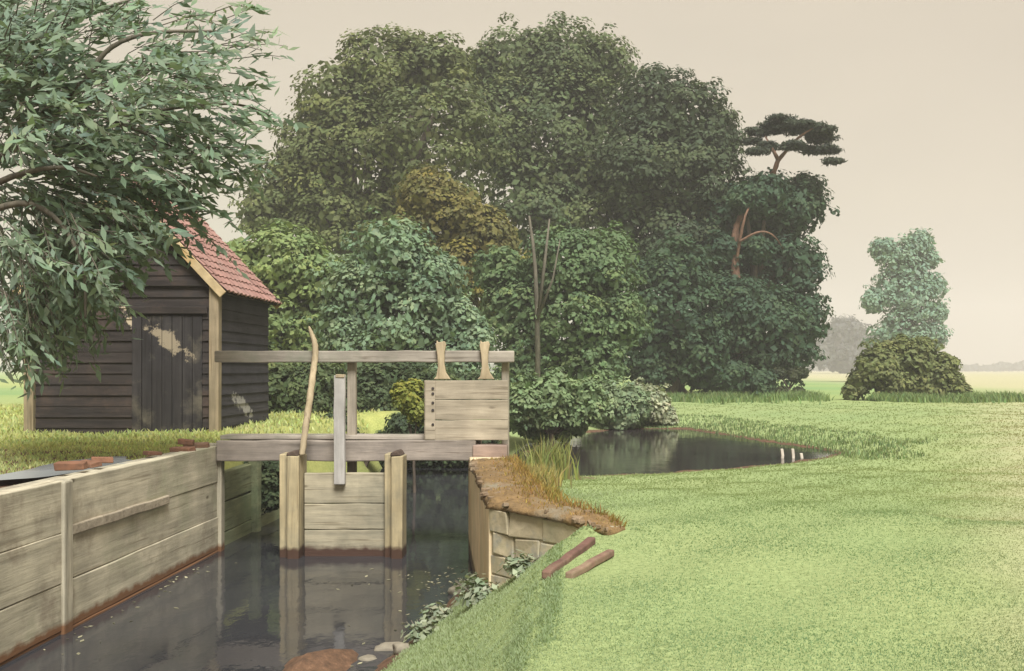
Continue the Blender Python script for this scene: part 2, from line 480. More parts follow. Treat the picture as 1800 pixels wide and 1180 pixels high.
def ground_material():
    m, nt, b = nodes('meadow')
    gm = nt.nodes.new('ShaderNodeNewGeometry'); pos = gm.outputs['Position']
    at = nt.nodes.new('ShaderNodeAttribute'); at.attribute_name = 'cover'
    sp = nt.nodes.new('ShaderNodeSeparateColor'); nt.links.new(at.outputs['Color'], sp.inputs[0])
    big = noise(nt, pos, 0.22, 4, 0.6)
    fine = noise(nt, pos, 28, 5, 0.7)
    g = ramp(nt, big, [(0.33, (0.225, 0.295, 0.128)), (0.52, (0.25, 0.31, 0.135)), (0.7, (0.275, 0.32, 0.142))]).outputs['Color']
    fr = ramp(nt, fine, [(0.3, (0.7, 0.72, 0.65)), (0.7, (1.2, 1.2, 1.2))]).outputs['Color']
    g = mix(nt, 1.0, g, fr, 'MULTIPLY')
    y = ramp(nt, noise(nt, pos, 1.4, 5, 0.65), [(0.3, (0.25, 0.28, 0.09)), (0.7, (0.38, 0.38, 0.13))]).outputs['Color']
    g = mix(nt, sp.outputs[1], g, mix(nt, 1.0, y, fr, 'MULTIPLY'))
    f = ramp(nt, noise(nt, pos, 0.03, 3, 0.5), [(0.35, (0.15, 0.26, 0.10)), (0.6, (0.29, 0.34, 0.12))]).outputs['Color']
    g = mix(nt, sp.outputs[2], g, f)
    g = mix(nt, at.outputs['Alpha'], g, mix(nt, 1.0, (0.40, 0.38, 0.235), fr, 'MULTIPLY'))
    e = ramp(nt, noise(nt, pos, 11, 7, 0.75), [(0.3, (0.05, 0.034, 0.023)), (0.6, (0.14, 0.08, 0.048)), (0.75, (0.27, 0.16, 0.10))]).outputs['Color']
    edge = noise(nt, pos, 4, 5, 0.7)
    ad = nt.nodes.new('ShaderNodeMath'); ad.operation = 'ADD'; nt.links.new(sp.outputs[0], ad.inputs[0]); nt.links.new(edge, ad.inputs[1])
    fm = ramp(nt, ad.outputs[0], [(0.72, (0, 0, 0)), (0.98, (1, 1, 1))]).outputs['Color']
    g = mix(nt, fm, g, e)
    nt.links.new(g, b.inputs['Base Color']); b.inputs['Roughness'].default_value = 0.9; b.inputs['Specular IOR Level'].default_value = 0.15
    bp = nt.nodes.new('ShaderNodeBump'); bp.inputs['Strength'].default_value = 0.5; bp.inputs['Distance'].default_value = 0.03
    nt.links.new(fine, bp.inputs['Height']); nt.links.new(bp.outputs['Normal'], b.inputs['Normal'])
    return m


gme.materials.append(ground_material())

def water_sheet(name, poly, z, mat):
    mb = MB(); n = len(poly)
    mb.add([(q[0], q[1], z) for q in poly], [tuple(range(n))])
    o = mb.build(name, mat); o['kind'] = 'structure'
    return o


water_sheet('water', [(-4.3, -8), (0.4, -8), (0.4, 6.2), (-.45, 7.8), (-0.8, 12.3), (-0.5, 23), (-4.6, 23)], 0.0, M['water'])
ctr = POND.mean(0)
water_sheet('pond_water', [tuple(ctr + (q - ctr) * 1.12) for q in POND], 0.5, M['pond'])

# ------------------------------------------------------------------ grass
def floating():
    n = 110
    k = rng.integers(0, 3, n)
    Y = np.where(k == 0, rng.uniform(7.2, 11.2, n), np.where(k == 1, rng.normal(10.2, .5, n), rng.uniform(7.5, 11.5, n)))
    X = np.where(k == 0, xwater(Y) - rng.exponential(.18, n) - .08, np.where(k == 1, -1.15 - rng.exponential(.25, n), -3.90 + rng.exponential(.12, n)))
    P = np.stack([X, Y, np.full(n, .006) + rng.uniform(0, .004, n)], -1)
    c = np.array([.36, .34, .22]) * rng.uniform(.4, 1.3, (n, 1))
    o = leaf_cloud('floating_leaves', P, np.array([0, 0, 1.]) + rng.normal(0, .06, (n, 3)), rng.uniform(.012, .03, n), c, .55, None)
    tag(o, 'scattered pale leaves floating on the dark channel water', 'leaves', kind='stuff')


def blades(name, X, Y, h, w, col, var=0.25, lean=0.5, mat=None, parent=None, kind=None, zoff=-0.01, loc=(0, 0, 0), zval=None):
    n = len(X)
    Z = height(X, Y) + zoff if zval is None else zval
    if parent is not None: loc = tuple(parent.location)
    a = rng.uniform(0, 2 * np.pi, n)
    t = np.stack([np.cos(a), np.sin(a), np.zeros(n)], -1) * (w * rng.uniform(.7, 1.3, n))[:, None]
    b = rng.uniform(0, 2 * np.pi, n)
    hh = h * rng.uniform(.6, 1.3, n)
    ln = lean * hh * rng.uniform(0.2, 1, n)
    base = np.stack([X, Y, Z], -1) - np.array(loc)
    off = np.stack([np.cos(b) * ln, np.sin(b) * ln, hh], -1)
    mid = base + off * np.array([0.3, 0.3, 0.55])
    v = np.stack([base - t, base + t, mid + t * .7, base + off, mid - t * .7], 1).reshape(-1, 3)
    i = np.arange(n)[:, None] * 5
    q = np.concatenate([i + np.array([[0, 1, 2, 4]]), ], 1)
    tri = i + np.array([[4, 2, 3]])
    me = bpy.data.meshes.new(name)
    me.vertices.add(len(v)); me.vertices.foreach_set('co', v.astype(np.float32).ravel())
    lp = np.concatenate([np.concatenate([q, tri], 1).ravel()]).astype(np.int32)
    me.loops.add(len(lp)); me.loops.foreach_set('vertex_index', lp)
    ls = (np.arange(n)[:, None] * 7 + np.array([[0, 4]])).ravel().astype(np.int32)
    me.polygons.add(2 * n); me.polygons.foreach_set('loop_start', ls)
    me.update(calc_edges=True)
    c = col * (1 + rng.normal(0, var, (n, 1))) * (1 + rng.normal(0, var * .3, (n, 3)))
    c = np.clip(c, 0.01, 0.8)
    c4 = np.concatenate([np.repeat(c, 2, 0), np.ones((2 * n, 1))], 1)
    at = me.attributes.new('tint', 'FLOAT_COLOR', 'FACE'); at.data.foreach_set('color', c4.astype(np.float32).ravel())
    o = link(name, me, mat or M['grass'], parent, None if parent is not None else loc)
    if kind: o['kind'] = kind
    return o


def lownoise(X, Y, s=1.0):
    return (np.sin(0.8 * s * X + 1.3 * s * Y) + np.sin(1.9 * s * X - 0.7 * s * Y + 1.1) + np.sin(2.7 * s * Y + 0.5 * s * X + 2)) / 3


def scatter_field(n, ymin, ymax, xl, xr):
    u = rng.uniform(0, 1, n)
    Y = 1 / (u * (1 / ymin - 1 / ymax) + 1 / ymax)
    X = (rng.uniform(xl, xr, n) - VX) / F * Y
    return X, Y


def lawn_grass():
    X, Y = scatter_field(420000, 2.6, 36, 560, 1980)
    Z = height(X, Y)
    ok = (poly_sd(X, Y, POND) > 0.12)
    inwall = (Y > 6.68) & (Y < 12.4) & (X > xwall(Y) - .05) & (X < xwall(Y) + np.interp(Y, [6.6, 7.5, 7.7], [.15, .5, .46]))
    ok &= ~inwall
    ok &= ~((Y > 12.2) & (X < 0.1)) & ~((Y < 12.4) & ((Z < 0.05) | (X < xwater(Y) + .06))) & ~((Y > 11) & (X < -0.6))
    X, Y = X[ok], Y[ok]
    k = np.clip(0.5 + 0.5 * lownoise(X, Y, 0.6) + 0.18 * lownoise(X, Y, 3), 0, 1)[:, None]
    nearness = (1 - sm(4.5, 11, Y))[:, None]
    c = np.array([0.278, 0.332, 0.150]) * k + np.array([0.256, 0.318, 0.145]) * (1 - k)
    c = c * (1 - .75 * nearness) + np.array([0.145, 0.262, 0.14]) * .75 * nearness
    dry = sm(-.07, .10, (X - path_edge(Y)) / (Y + 3.0) + .05 * lownoise(X, Y, 2.5) * .6)[:, None]
    c = c * (1 - dry) + np.array([.42, .39, .24]) * dry
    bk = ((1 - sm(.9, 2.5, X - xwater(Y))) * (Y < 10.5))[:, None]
    c = c * (1 - bk) + np.array([.33, .395, .225]) * bk  # bank blades tinted paler to make up for the shade on this slope
    h = np.clip(0.006 + 0.0014 * Y, 0.014, 0.036)
    h = h * (1 + .9 * (1 - sm(.7, 1.7, X - xwater(Y))) * (Y < 10.5)) * (1 + .12 * lownoise(X, Y, 2.2))
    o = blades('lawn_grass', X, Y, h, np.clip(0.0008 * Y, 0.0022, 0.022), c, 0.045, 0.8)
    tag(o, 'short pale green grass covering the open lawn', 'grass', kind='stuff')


def left_grass():
    X, Y = scatter_field(60000, 6.0, 30, -400, 700)
    ok = (X < -4.15) & ~((X > -8.45) & (X < -5.4) & (Y > 15.9) & (Y < 19))
    ok &= ~(((X + 4.55) / .50) ** 2 + ((Y - 9.45) / 1.35) ** 2 < 1)
    X, Y = X[ok], Y[ok]
    k = np.clip(0.5 + 0.5 * lownoise(X, Y, 1.2), 0, 1)[:, None]
    c = np.array([0.50, 0.52, 0.25]) * k + np.array([0.40, 0.46, 0.20]) * (1 - k)
    o = blades('bank_grass', X, Y, np.clip(0.012 + 0.0035 * Y, .03, .085), np.clip(0.0011 * Y, .004, .03), c, 0.2, 0.7)
    tag(o, 'yellowish rough grass on the bank before the black shed', 'grass', kind='stuff')


def pond_reeds():
    n = 16000
    X = rng.uniform(1.5, 8, n); Y = rng.uniform(16.5, 31, n)
    d = poly_sd(X, Y, POND)
    ok = (d > 0.05) & (d < 1.6 + .5 * lownoise(X, Y, 1)) & ((Y > 20) | (X > 5.0)) & (Y - 17 > (5.6 - X) * 0)
    X, Y, d = X[ok], Y[ok], d[ok]
    k = rng.uniform(0, 1, len(X))[:, None]
    c = np.array([0.15, 0.22, 0.10]) * k + np.array([0.22, 0.27, 0.125]) * (1 - k)
    o = blades('pond_reeds', X, Y, np.where(d < 1, .10, .07), np.full(len(X), .014), c, .2, .5)
    tag(o, 'band of slightly taller darker grass edging the far side of the pond', 'grass', kind='stuff')


def rough_grass():
    n = 26000
    Y = rng.normal(41, 1.6, n); X = rng.uniform(2, 17.5, n) * (Y / 42)
    ok = (lownoise(X, Y * .4, 1.1) > -.25) & ~((X > 10.2) & (X < 11.3))
    Y = np.where(X > 10.6, rng.normal(37.2, .6, n), Y)
    X, Y = X[ok], Y[ok]
    k = rng.uniform(0, 1, len(X))[:, None]
    c = np.array([.15, .24, .10]) * k + np.array([.24, .30, .12]) * (1 - k)
    o = blades('rough_grass', X, Y, rng.uniform(.10, .34, len(X)), np.full(len(X), .03), c, .15, .7)
    tag(o, 'uncut darker grass along the feet of the copse and shrub', 'grass', kind='stuff')


lawn_grass(); left_grass(); pond_reeds(); rough_grass()

# ------------------------------------------------------------------ foliage
def leaf_cloud(name, P, Nn, S, col, aspect, parent, mat='leaf', label=None, kind=None, T=None):
    n = len(P)
    Nn = Nn / (np.linalg.norm(Nn, axis=1, keepdims=True) + 1e-9)
    if T is None: T = rng.normal(0, 1, (n, 3))
    T = T - (T * Nn).sum(1, keepdims=True) * Nn
    T = T / (np.linalg.norm(T, axis=1, keepdims=True) + 1e-9)
    B = np.cross(Nn, T)
    s = S[:, None]
    a = P - T * s; b = P + B * s * aspect - Nn * s * .12 - T * s * .1; c = P + T * s - Nn * s * .25; d = P - B * s * aspect - Nn * s * .12 - T * s * .1
    v = np.stack([a, b, c, d], 1).reshape(-1, 3)
    off = np.zeros(3)
    o_ = parent
    while o_ is not None:
        off += np.array(o_.location); o_ = o_.parent
    me = mesh_np(name, v - off, np.arange(4 * n).reshape(n, 4))
    c4 = np.concatenate([np.clip(col, .004, .9), np.ones((n, 1))], 1)
    at = me.attributes.new('tint', 'FLOAT_COLOR', 'FACE'); at.data.foreach_set('color', c4.astype(np.float32).ravel())
    o = link(name, me, M[mat], parent)
    if label: o['label'] = label
    if kind: o['kind'] = kind
    return o


floating()


def unit(n):
    v = rng.normal(0, 1, (n, 3))
    return v / np.linalg.norm(v, axis=1, keepdims=True)


def crown_points(lobes, D, leaf, dens, depth=1.0, ground_z=None, clump=0.20):
    """leaf positions: lobes -> clumps on the lobes' shells -> leaves in the clumps"""
    P, Nn, K = [], [], []
    for L in lobes:
        x, y, r = L[:3]; dd = L[3] if len(L) > 3 else random.uniform(-.25, .25) * r / F * D
        d = D + dd
        c = px(x, y, d); R = r / F * D
        nc = int(26 + 10 * (R / (leaf * 9)) ** 1.2)
        dirs = unit(nc)
        rc = R * clump * rng.uniform(.75, 1.5, nc) + leaf * 1.2
        rad = (R - rc * .55) * rng.uniform(.72, 1.06, nc)
        cc = c + dirs * rad[:, None] * np.array([1, depth, 1])
        shade = rng.normal(0, 1, nc); lob = random.gauss(0, .55)
        for j in range(nc):
            if random.random() < .16:
                cc[j] = c + dirs[j] * R * random.uniform(1.0, 1.2) * np.array([1, depth, 1]); rc[j] *= .55
            nl = int(dens * (rc[j] / leaf) ** 2) + 4
            u = unit(nl)
            u[:, 2] = np.where(u[:, 2] < -0.3, -u[:, 2], u[:, 2])
            rr = rc[j] * rng.uniform(.35, 1.08, nl) ** .6
            q = cc[j] + u * rr[:, None] * np.array([1.15, 1.15, .85])
            nn = u * .9 + dirs[j] * .5 + np.array([0, 0, .45]) + rng.normal(0, .24, (nl, 3))
            P.append(q); Nn.append(nn); K.append(np.full(nl, shade[j] + lob))
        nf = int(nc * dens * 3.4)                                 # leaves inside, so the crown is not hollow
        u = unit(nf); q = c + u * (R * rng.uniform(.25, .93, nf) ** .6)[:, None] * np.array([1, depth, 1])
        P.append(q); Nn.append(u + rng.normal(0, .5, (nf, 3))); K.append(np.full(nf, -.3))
    P = np.concatenate(P); Nn = np.concatenate(Nn); K = np.concatenate(K)
    if ground_z is not None:
        ok = P[:, 2] > ground_z + .02
        P, Nn, K = P[ok], Nn[ok], K[ok]
    return P, Nn, K


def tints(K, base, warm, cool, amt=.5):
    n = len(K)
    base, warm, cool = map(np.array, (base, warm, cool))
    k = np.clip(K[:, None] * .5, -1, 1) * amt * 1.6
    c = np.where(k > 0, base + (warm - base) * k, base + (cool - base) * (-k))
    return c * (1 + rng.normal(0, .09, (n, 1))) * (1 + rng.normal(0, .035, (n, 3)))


OLIVE = ((.120, .144, .056), (.158, .176, .058), (.084, .108, .050))
DARK = ((.050, .090, .050), (.075, .112, .052), (.034, .062, .042))
BLUE = ((0.175, 0.249, 0.147), (0.252, 0.315, 0.175), (0.101, 0.161, 0.109))
YELL = ((.130, .130, .034), (.190, .175, .04), (.075, .09, .032))
MID = ((0.119, 0.177, 0.080), (0.169, 0.215, 0.085), (0.073, 0.120, 0.065))


def tree(name, label, cat, lobes, D, pal, leaf=.24, dens=6, trunk=None, limbs=True, group=None, bark='bark', base_y=None, stems=None, depth=1.0, clump=.2, ground=True, tname='trunk', cname='crown'):
    lobes = list(lobes); leaf *= .72 if D < 80 else .8; dens *= 1.25
    xb, rb = trunk if trunk else (np.mean([l[0] for l in lobes]), 0.2)
    X0 = (xb - VX) / F * D
    gz = float(height(np.array([X0]), np.array([D]))[0])
    root = thing(name, (X0, D, gz), label, cat, group)
    big = max(lobes, key=lambda l: l[2])
    ctr = np.mean([px(l[0], l[1], D + (l[3] if len(l) > 3 else 0)) for l in lobes], 0)
    mb = MB()
    h = ctr[2] - gz
    base = np.array([X0, D, gz - .1])
    fork = base + np.array([(ctr[0] - X0) * .35, 0, h * .55 + .1])
    if stems is None:
        mb.tube([base, base + (fork - base) * .12, base + (fork - base) * .55 + [.05 * rb, 0, 0], fork], [rb * 1.5, rb * 1.05, rb * .9, rb * .75], 9)
        for l in lobes:
            c = px(l[0], l[1], D + (l[3] if len(l) > 3 else 0))
            if c[2] < fork[2] * .7 + gz * .3: continue
            md = (fork + c) / 2 + np.array([random.uniform(-.1, .1), random.uniform(-.1, .1), .08]) * h * .3
            mb.tube([fork - [0, 0, rb * .5], md, c], [rb * .5, rb * .33, rb * .12], 6)
    else:
        for st in stems:
            pts = [np.array(px(*q)) for q in st[0]]
            mb.tube(pts, list(np.linspace(st[1], st[1] * .35, len(pts))), 7)
    mb.build(tname, M[bark], root, smooth=True)
    P, Nn, K = crown_points(lobes, D, leaf, dens, depth, gz if ground else None, clump)
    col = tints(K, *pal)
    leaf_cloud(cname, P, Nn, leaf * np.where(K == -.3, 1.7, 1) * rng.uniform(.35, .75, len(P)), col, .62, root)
    return root


G1 = 'big trees of the copse behind the sluice'
tree('broadleaf_tree', 'broad olive green tree, tall crown directly above the sluice lever', 'tree',
     [(505, 335, 78), (560, 270, 85), (600, 180, 85), (680, 135, 92), (760, 125, 72), (640, 290, 150, 1), (760, 270, 130, -1), (590, 400, 85), (700, 400, 95), (470, 380, 55), (800, 120, 35)],
     47, OLIVE, .27, 5.5, (640, .5), group=G1)
tree('broadleaf_tree', 'tallest olive tree of the copse, domed top between two lower crowns', 'tree',
     [(905, 125, 84), (985, 115, 86), (1050, 130, 72), (880, 230, 105), (980, 250, 130), (1070, 260, 110), (930, 370, 110, -1.5), (1040, 370, 110, -1), (850, 130, 45)],
     51, ((.100, .130, .056), (.134, .160, .058), (.068, .096, .050)), .27, 5.5, (960, .55), group=G1)
tree('broadleaf_tree', 'dark green tree with sloping shoulder just left of the pine', 'tree',
     [(1150, 185, 76), (1215, 215, 80), (1255, 250, 55), (1140, 300, 110), (1225, 310, 88), (1190, 420, 110), (1120, 410, 90)],
     48, ((.062, .086, .043), (.088, .110, .046), (.042, .060, .037)), .26, 5.5, (1185, .45), group=G1)
tree('broadleaf_tree', 'dark tree at the right end of the copse, leafy almost to the lawn', 'tree',
     [(1345, 370, 70), (1400, 370, 55), (1415, 345, 40), (1330, 455, 90, 2.6), (1390, 470, 66), (1405, 560, 58), (1330, 585, 92, -1.2), (1255, 570, 95, -1), (1300, 545, 60, -2.2), (1275, 440, 34, -1.3), (1330, 440, 26, -1.6), (1310, 350, 30, -1.8), (1345, 345, 42, -1.6), (1262, 390, 62, 1.2), (1385, 620, 55), (1262, 480, 70, 1.5), (1300, 640, 55)],
     46, DARK, .25, 5.5, (1330, .4), group=G1)
tree('broadleaf_tree', 'low dark tree at the edge of the lawn behind the pale pond bush', 'tree',
     [(1180, 540, 95), (1110, 590, 85), (1220, 620, 65), (1150, 645, 50), (1240, 655, 42), (1290, 665, 35), (1190, 480, 70), (1340, 672, 26)],
     43, ((.056, .096, .048), (.082, .122, .052), (.036, .068, .041)), .24, 5.5, (1175, .3), group=G1)
tree('broadleaf_tree', 'ochre tinged tree in the middle of the copse above the blue-green bush', 'tree',
     [(790, 395, 80), (850, 430, 72), (755, 350, 60), (870, 500, 70), (800, 480, 70), (720, 420, 50)],
     38, ((.165, .150, .046), (.245, .205, .046), (.10, .105, .042)), .22, 5.5, (810, .25), group=G1)
G2 = 'bushes and small trees in front of the copse'
tree('small_tree', 'yellow-green bushy tree directly beside the shed roof', 'tree',
     [(500, 465, 75), (445, 510, 58), (545, 490, 65), (480, 580, 75), (560, 570, 65), (425, 455, 38), (430, 590, 55), (530, 640, 55)],
     31, ((0.195, 0.254, 0.098), (0.293, 0.338, 0.101), (0.114, 0.179, 0.086)), .19, 5.5, (500, .16), group=G2)
tree('small_tree', 'rounded blue-green tree right behind the handrail of the sluice', 'tree',
     [(690, 450, 72), (755, 505, 72), (640, 515, 78), (700, 560, 90), (795, 570, 58), (610, 580, 62), (835, 600, 40), (720, 640, 60), (640, 640, 60), (800, 640, 50)],
     29, BLUE, .18, 5.5, (700, .16), group=G2)
tree('small_tree', 'olive small tree with thin bare stems, right of the raised paddle', 'tree',
     [(990, 470, 75), (1055, 470, 75), (905, 560, 68), (1000, 570, 90), (1075, 565, 70), (930, 640, 62), (1040, 640, 65), (880, 480, 50), (930, 500, 50, 1.5)],
     34, MID, .19, 5.5, (985, .14), group=G2, bark='bark_grey',
     stems=[([(945, 735, 33.2), (945, 560, 32), (940, 450, 31.8), (930, 380, 32)], .10), ([(945, 560, 32), (958, 460, 31.8), (966, 385, 32)], .07), ([(945, 560, 32), (972, 490, 31.6), (985, 420, 31.8)], .05), ([(985, 735, 34), (1000, 600, 34), (1040, 480, 34)], .10)])
G3 = 'bushes behind the sluice and by the pond'
tree('bush', 'dark green bush behind the walkway, next to the shed side', 'bush',
     [(500, 690, 55), (555, 690, 58), (475, 735, 42), (530, 750, 45), (600, 730, 50), (470, 660, 35), (575, 765, 40), (480, 775, 36)], 23.5, ((.08, .11, .046), (.14, .16, .05), (.052, .076, .04)), .13, 6, (530, .07), group=G3, tname='stem', cname='foliage')
tree('bush', 'dark green bush seen between middle post and raised paddle', 'bush',
     [(650, 690, 60), (705, 680, 55), (660, 740, 50), (720, 740, 46), (770, 700, 55), (840, 700, 55), (800, 745, 40), (640, 770, 42), (690, 775, 40), (745, 770, 40), (800, 775, 36), (855, 765, 40)], 24.5, ((.07, .10, .046), (.105, .135, .05), (.045, .066, .037)), .13, 6, (700, .07), group=G3, tname='stem', cname='foliage')
tree('bush', 'low dark bush drooping over the water beyond the gate', 'bush',
     [(520, 795, 36, 1.6), (580, 797, 36, 1.5), (640, 796, 38, 1.6), (700, 797, 38, 1.5), (755, 797, 38, 1.6), (800, 797, 36, 1.5), (845, 792, 34, 1.6), (500, 775, 30), (560, 780, 30), (620, 785, 30), (680, 785, 30), (740, 785, 30), (800, 785, 28), (850, 770, 28), (590, 755, 34), (710, 755, 34), (770, 750, 30)], 20.5, ((.06, .088, .042), (.095, .125, .05), (.04, .06, .036)), .11, 6, (640, .05), group=G3, tname='stem', cname='foliage', ground=False)
tree('bush', 'small bright yellow-green bush just left of the raised paddle', 'bush',
     [(718, 705, 26), (735, 725, 22), (705, 690, 16), (728, 682, 15)], 17.5, ((.20, .22, .045), (.31, .30, .06), (.10, .13, .04)), .10, 4.5, (730, .03), group=G3, tname='stem', cname='foliage')
tree('bush', 'mid green bush over the left end of the pond', 'bush',
     [(925, 705, 38), (975, 700, 50), (1030, 708, 42), (955, 732, 30), (1005, 730, 30), (905, 730, 30), (930, 748, 24, .5), (975, 750, 24, .6), (1015, 748, 20, .7), (950, 762, 18, .4), (990, 762, 16, .5)], 22, ((0.178, 0.246, 0.118), (0.254, 0.321, 0.152), (0.111, 0.161, 0.091)), .12, 6, (970, .06), group=G3, tname='stem', cname='foliage')
tree('bush', 'green bush on the far bank between mid green and pale bushes', 'bush',
     [(1070, 715, 44), (1110, 715, 40), (1090, 740, 30), (1050, 740, 28)], 27.5, ((0.193, 0.255, 0.140), (0.281, 0.333, 0.176), (0.119, 0.169, 0.101)), .13, 6, (1085, .06), group=G3, tname='stem', cname='foliage')
tree('bush', 'pale grey-green bush at the far end of the pond', 'bush',
     [(1145, 712, 38), (1160, 730, 28), (1120, 700, 28), (1175, 738, 16)], 28.2, ((0.299, 0.325, 0.208), (0.429, 0.429, 0.286), (0.195, 0.227, 0.143)), .13, 6, (1150, .05), group=G3, tname='stem', cname='foliage')
tree('bush', 'leafy plant overhanging the mossy boards left of the gate', 'bush',
     [(440, 832, 24), (470, 850, 26), (485, 825, 18), (478, 878, 20), (455, 812, 18)], 13.6, ((.075, .105, .05), (.13, .16, .075), (.045, .07, .045)), .08, 5, (420, .03), group=G3, tname='stem', cname='foliage', ground=False)
# right hand distance
tree('shrub', 'wide olive shrub at the far lawn edge, beneath the pale tall tree', 'bush',
     [(1545, 650, 44), (1600, 642, 48), (1648, 655, 38), (1676, 672, 20), (1512, 672, 24), (1570, 680, 34), (1630, 682, 30), (1498, 690, 16), (1692, 690, 14), (1555, 622, 22), (1622, 612, 20), (1585, 606, 16), (1668, 640, 16), (1520, 640, 14)], 38.5, ((.15, .17, .065), (.20, .21, .07), (.10, .125, .055)), .2, 6, (1590, .08), tname='stem', cname='foliage')
tree('slender_tree', 'tall pale hazy tree rising behind the olive shrub', 'tree',
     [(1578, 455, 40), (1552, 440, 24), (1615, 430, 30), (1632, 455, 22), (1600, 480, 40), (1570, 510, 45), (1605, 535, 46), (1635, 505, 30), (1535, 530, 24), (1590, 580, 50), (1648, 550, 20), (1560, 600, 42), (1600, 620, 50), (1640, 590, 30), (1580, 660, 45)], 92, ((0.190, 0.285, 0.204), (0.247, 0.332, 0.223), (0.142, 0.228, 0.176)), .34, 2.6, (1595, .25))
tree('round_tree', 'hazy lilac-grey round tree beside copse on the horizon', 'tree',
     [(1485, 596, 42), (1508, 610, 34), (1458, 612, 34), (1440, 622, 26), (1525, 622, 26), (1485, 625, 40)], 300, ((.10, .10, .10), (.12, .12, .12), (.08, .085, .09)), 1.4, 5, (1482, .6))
tree('sapling', 'little dark sapling at right foot of the copse', 'tree',
     [(1368, 656, 11), (1396, 660, 12), (1410, 656, 9), (1374, 688, 9), (1404, 692, 12)], 43, ((.05, .062, .03), (.075, .08, .034), (.035, .045, .028)), .16, 5, (1385, .09))


def pine():
    D = 44.6
    root = thing('pine_tree', (px(1296, 650, D)[0], D, .95), 'flat-topped pine with orange trunk rising above the right of the copse', 'tree')
    mb = MB()
    tr = [(1296, 690, D), (1295, 560, D), (1293, 480, D - .3), (1290, 400, D - .3), (1318, 355, D), (1350, 320, D), (1362, 300, D + .2), (1368, 280, D + .2)]
    pts = [px(*q) for q in tr]; pts[0][2] = .85
    mb.tube(pts, [.30, .24, .19, .16, .135, .12, .11, .10], 9)
    t = mb.build('trunk', M['bark_orange'], root, smooth=True)

    def limb(q, r):
        m = MB(); pp = [px(*a) for a in q]
        m.tube(pp, list(np.linspace(r, r * .35, len(pp))), 6); return m.build('branch', M['bark_orange'], root, smooth=True)
    limb([(1368, 282, D + .2), (1358, 262, D), (1345, 240, D + .3)], .10)
    limb([(1368, 282, D + .2), (1385, 262, D), (1405, 240, D - .5), (1430, 225, D - .6)], .10)
    limb([(1385, 262, D), (1415, 255, D + .4), (1440, 262, D + .6)], .06)
    limb([(1293, 470, D - .3), (1302, 410, D - .9), (1312, 372, D - 1.1), (1325, 350, D - .5)], .09)
    limb([(1300, 425, D - .8), (1335, 405, D - 1.2), (1360, 412, D - .9), (1378, 440, D + .4)], .06)
    pads = [(1370, 222, 32), (1410, 225, 34), (1440, 245, 26), (1455, 265, 18), (1335, 232, 18), (1350, 258, 13), (1320, 250, 10), (1390, 258, 17), (1425, 265, 16), (1462, 285, 9), (1330, 268, 12), (1375, 212, 22), (1440, 228, 22)]
    P, Nn, K = [], [], []
    for x, y, r in pads:
        c = px(x, y, D + random.uniform(-.8, .8)); R = r / F * D
        for _ in range(int(7 + r * .55)):
            u = unit(1)[0]; cc = c + u * R * np.array([.95, .95, .42]) * random.uniform(.5, 1)
            n = 70; w = unit(n); w[:, 2] = np.abs(w[:, 2])
            P.append(cc + w * .30 * rng.uniform(.3, 1, n)[:, None] * np.array([1.5, 1.3, .55])); Nn.append(w + rng.normal(0, .5, (n, 3)) + [0, 0, .5]); K.append(np.full(n, random.gauss(0, 1)))
    P = np.concatenate(P); Nn = np.concatenate(Nn); K = np.concatenate(K)
    leaf_cloud('crown', P, Nn, .13 * rng.uniform(.6, 1.2, len(P)), tints(K, (.042, .055, .036), (.065, .075, .045), (.03, .04, .032)), .3, root)


pine()


def treeline():
    P, Nn, K = [], [], []
    for X in np.arange(-560, 640, 5.0):
        Y = 640 + 25 * math.sin(X * .013) + random.uniform(-8, 8)
        r = random.uniform(4.0, 5.6) * (1 + .25 * math.sin(X * .021)); c = np.array([X, Y, .95 + r * .25])
        n = 240; u = unit(n); u[:, 2] = np.abs(u[:, 2])
        P.append(c + u * r * rng.uniform(.6, 1.05, n)[:, None] * np.array([1.5, 1.2, 1])); Nn.append(u + rng.normal(0, .3, (n, 3))); K.append(np.full(n, random.gauss(0, 1)))
    P = np.concatenate(P); Nn = np.concatenate(Nn); K = np.concatenate(K)
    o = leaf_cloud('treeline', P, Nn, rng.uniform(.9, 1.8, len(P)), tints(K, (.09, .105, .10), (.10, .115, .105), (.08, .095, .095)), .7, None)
    tag(o, 'low far hedges and trees along the hazy horizon', 'treeline', kind='stuff')


treeline()


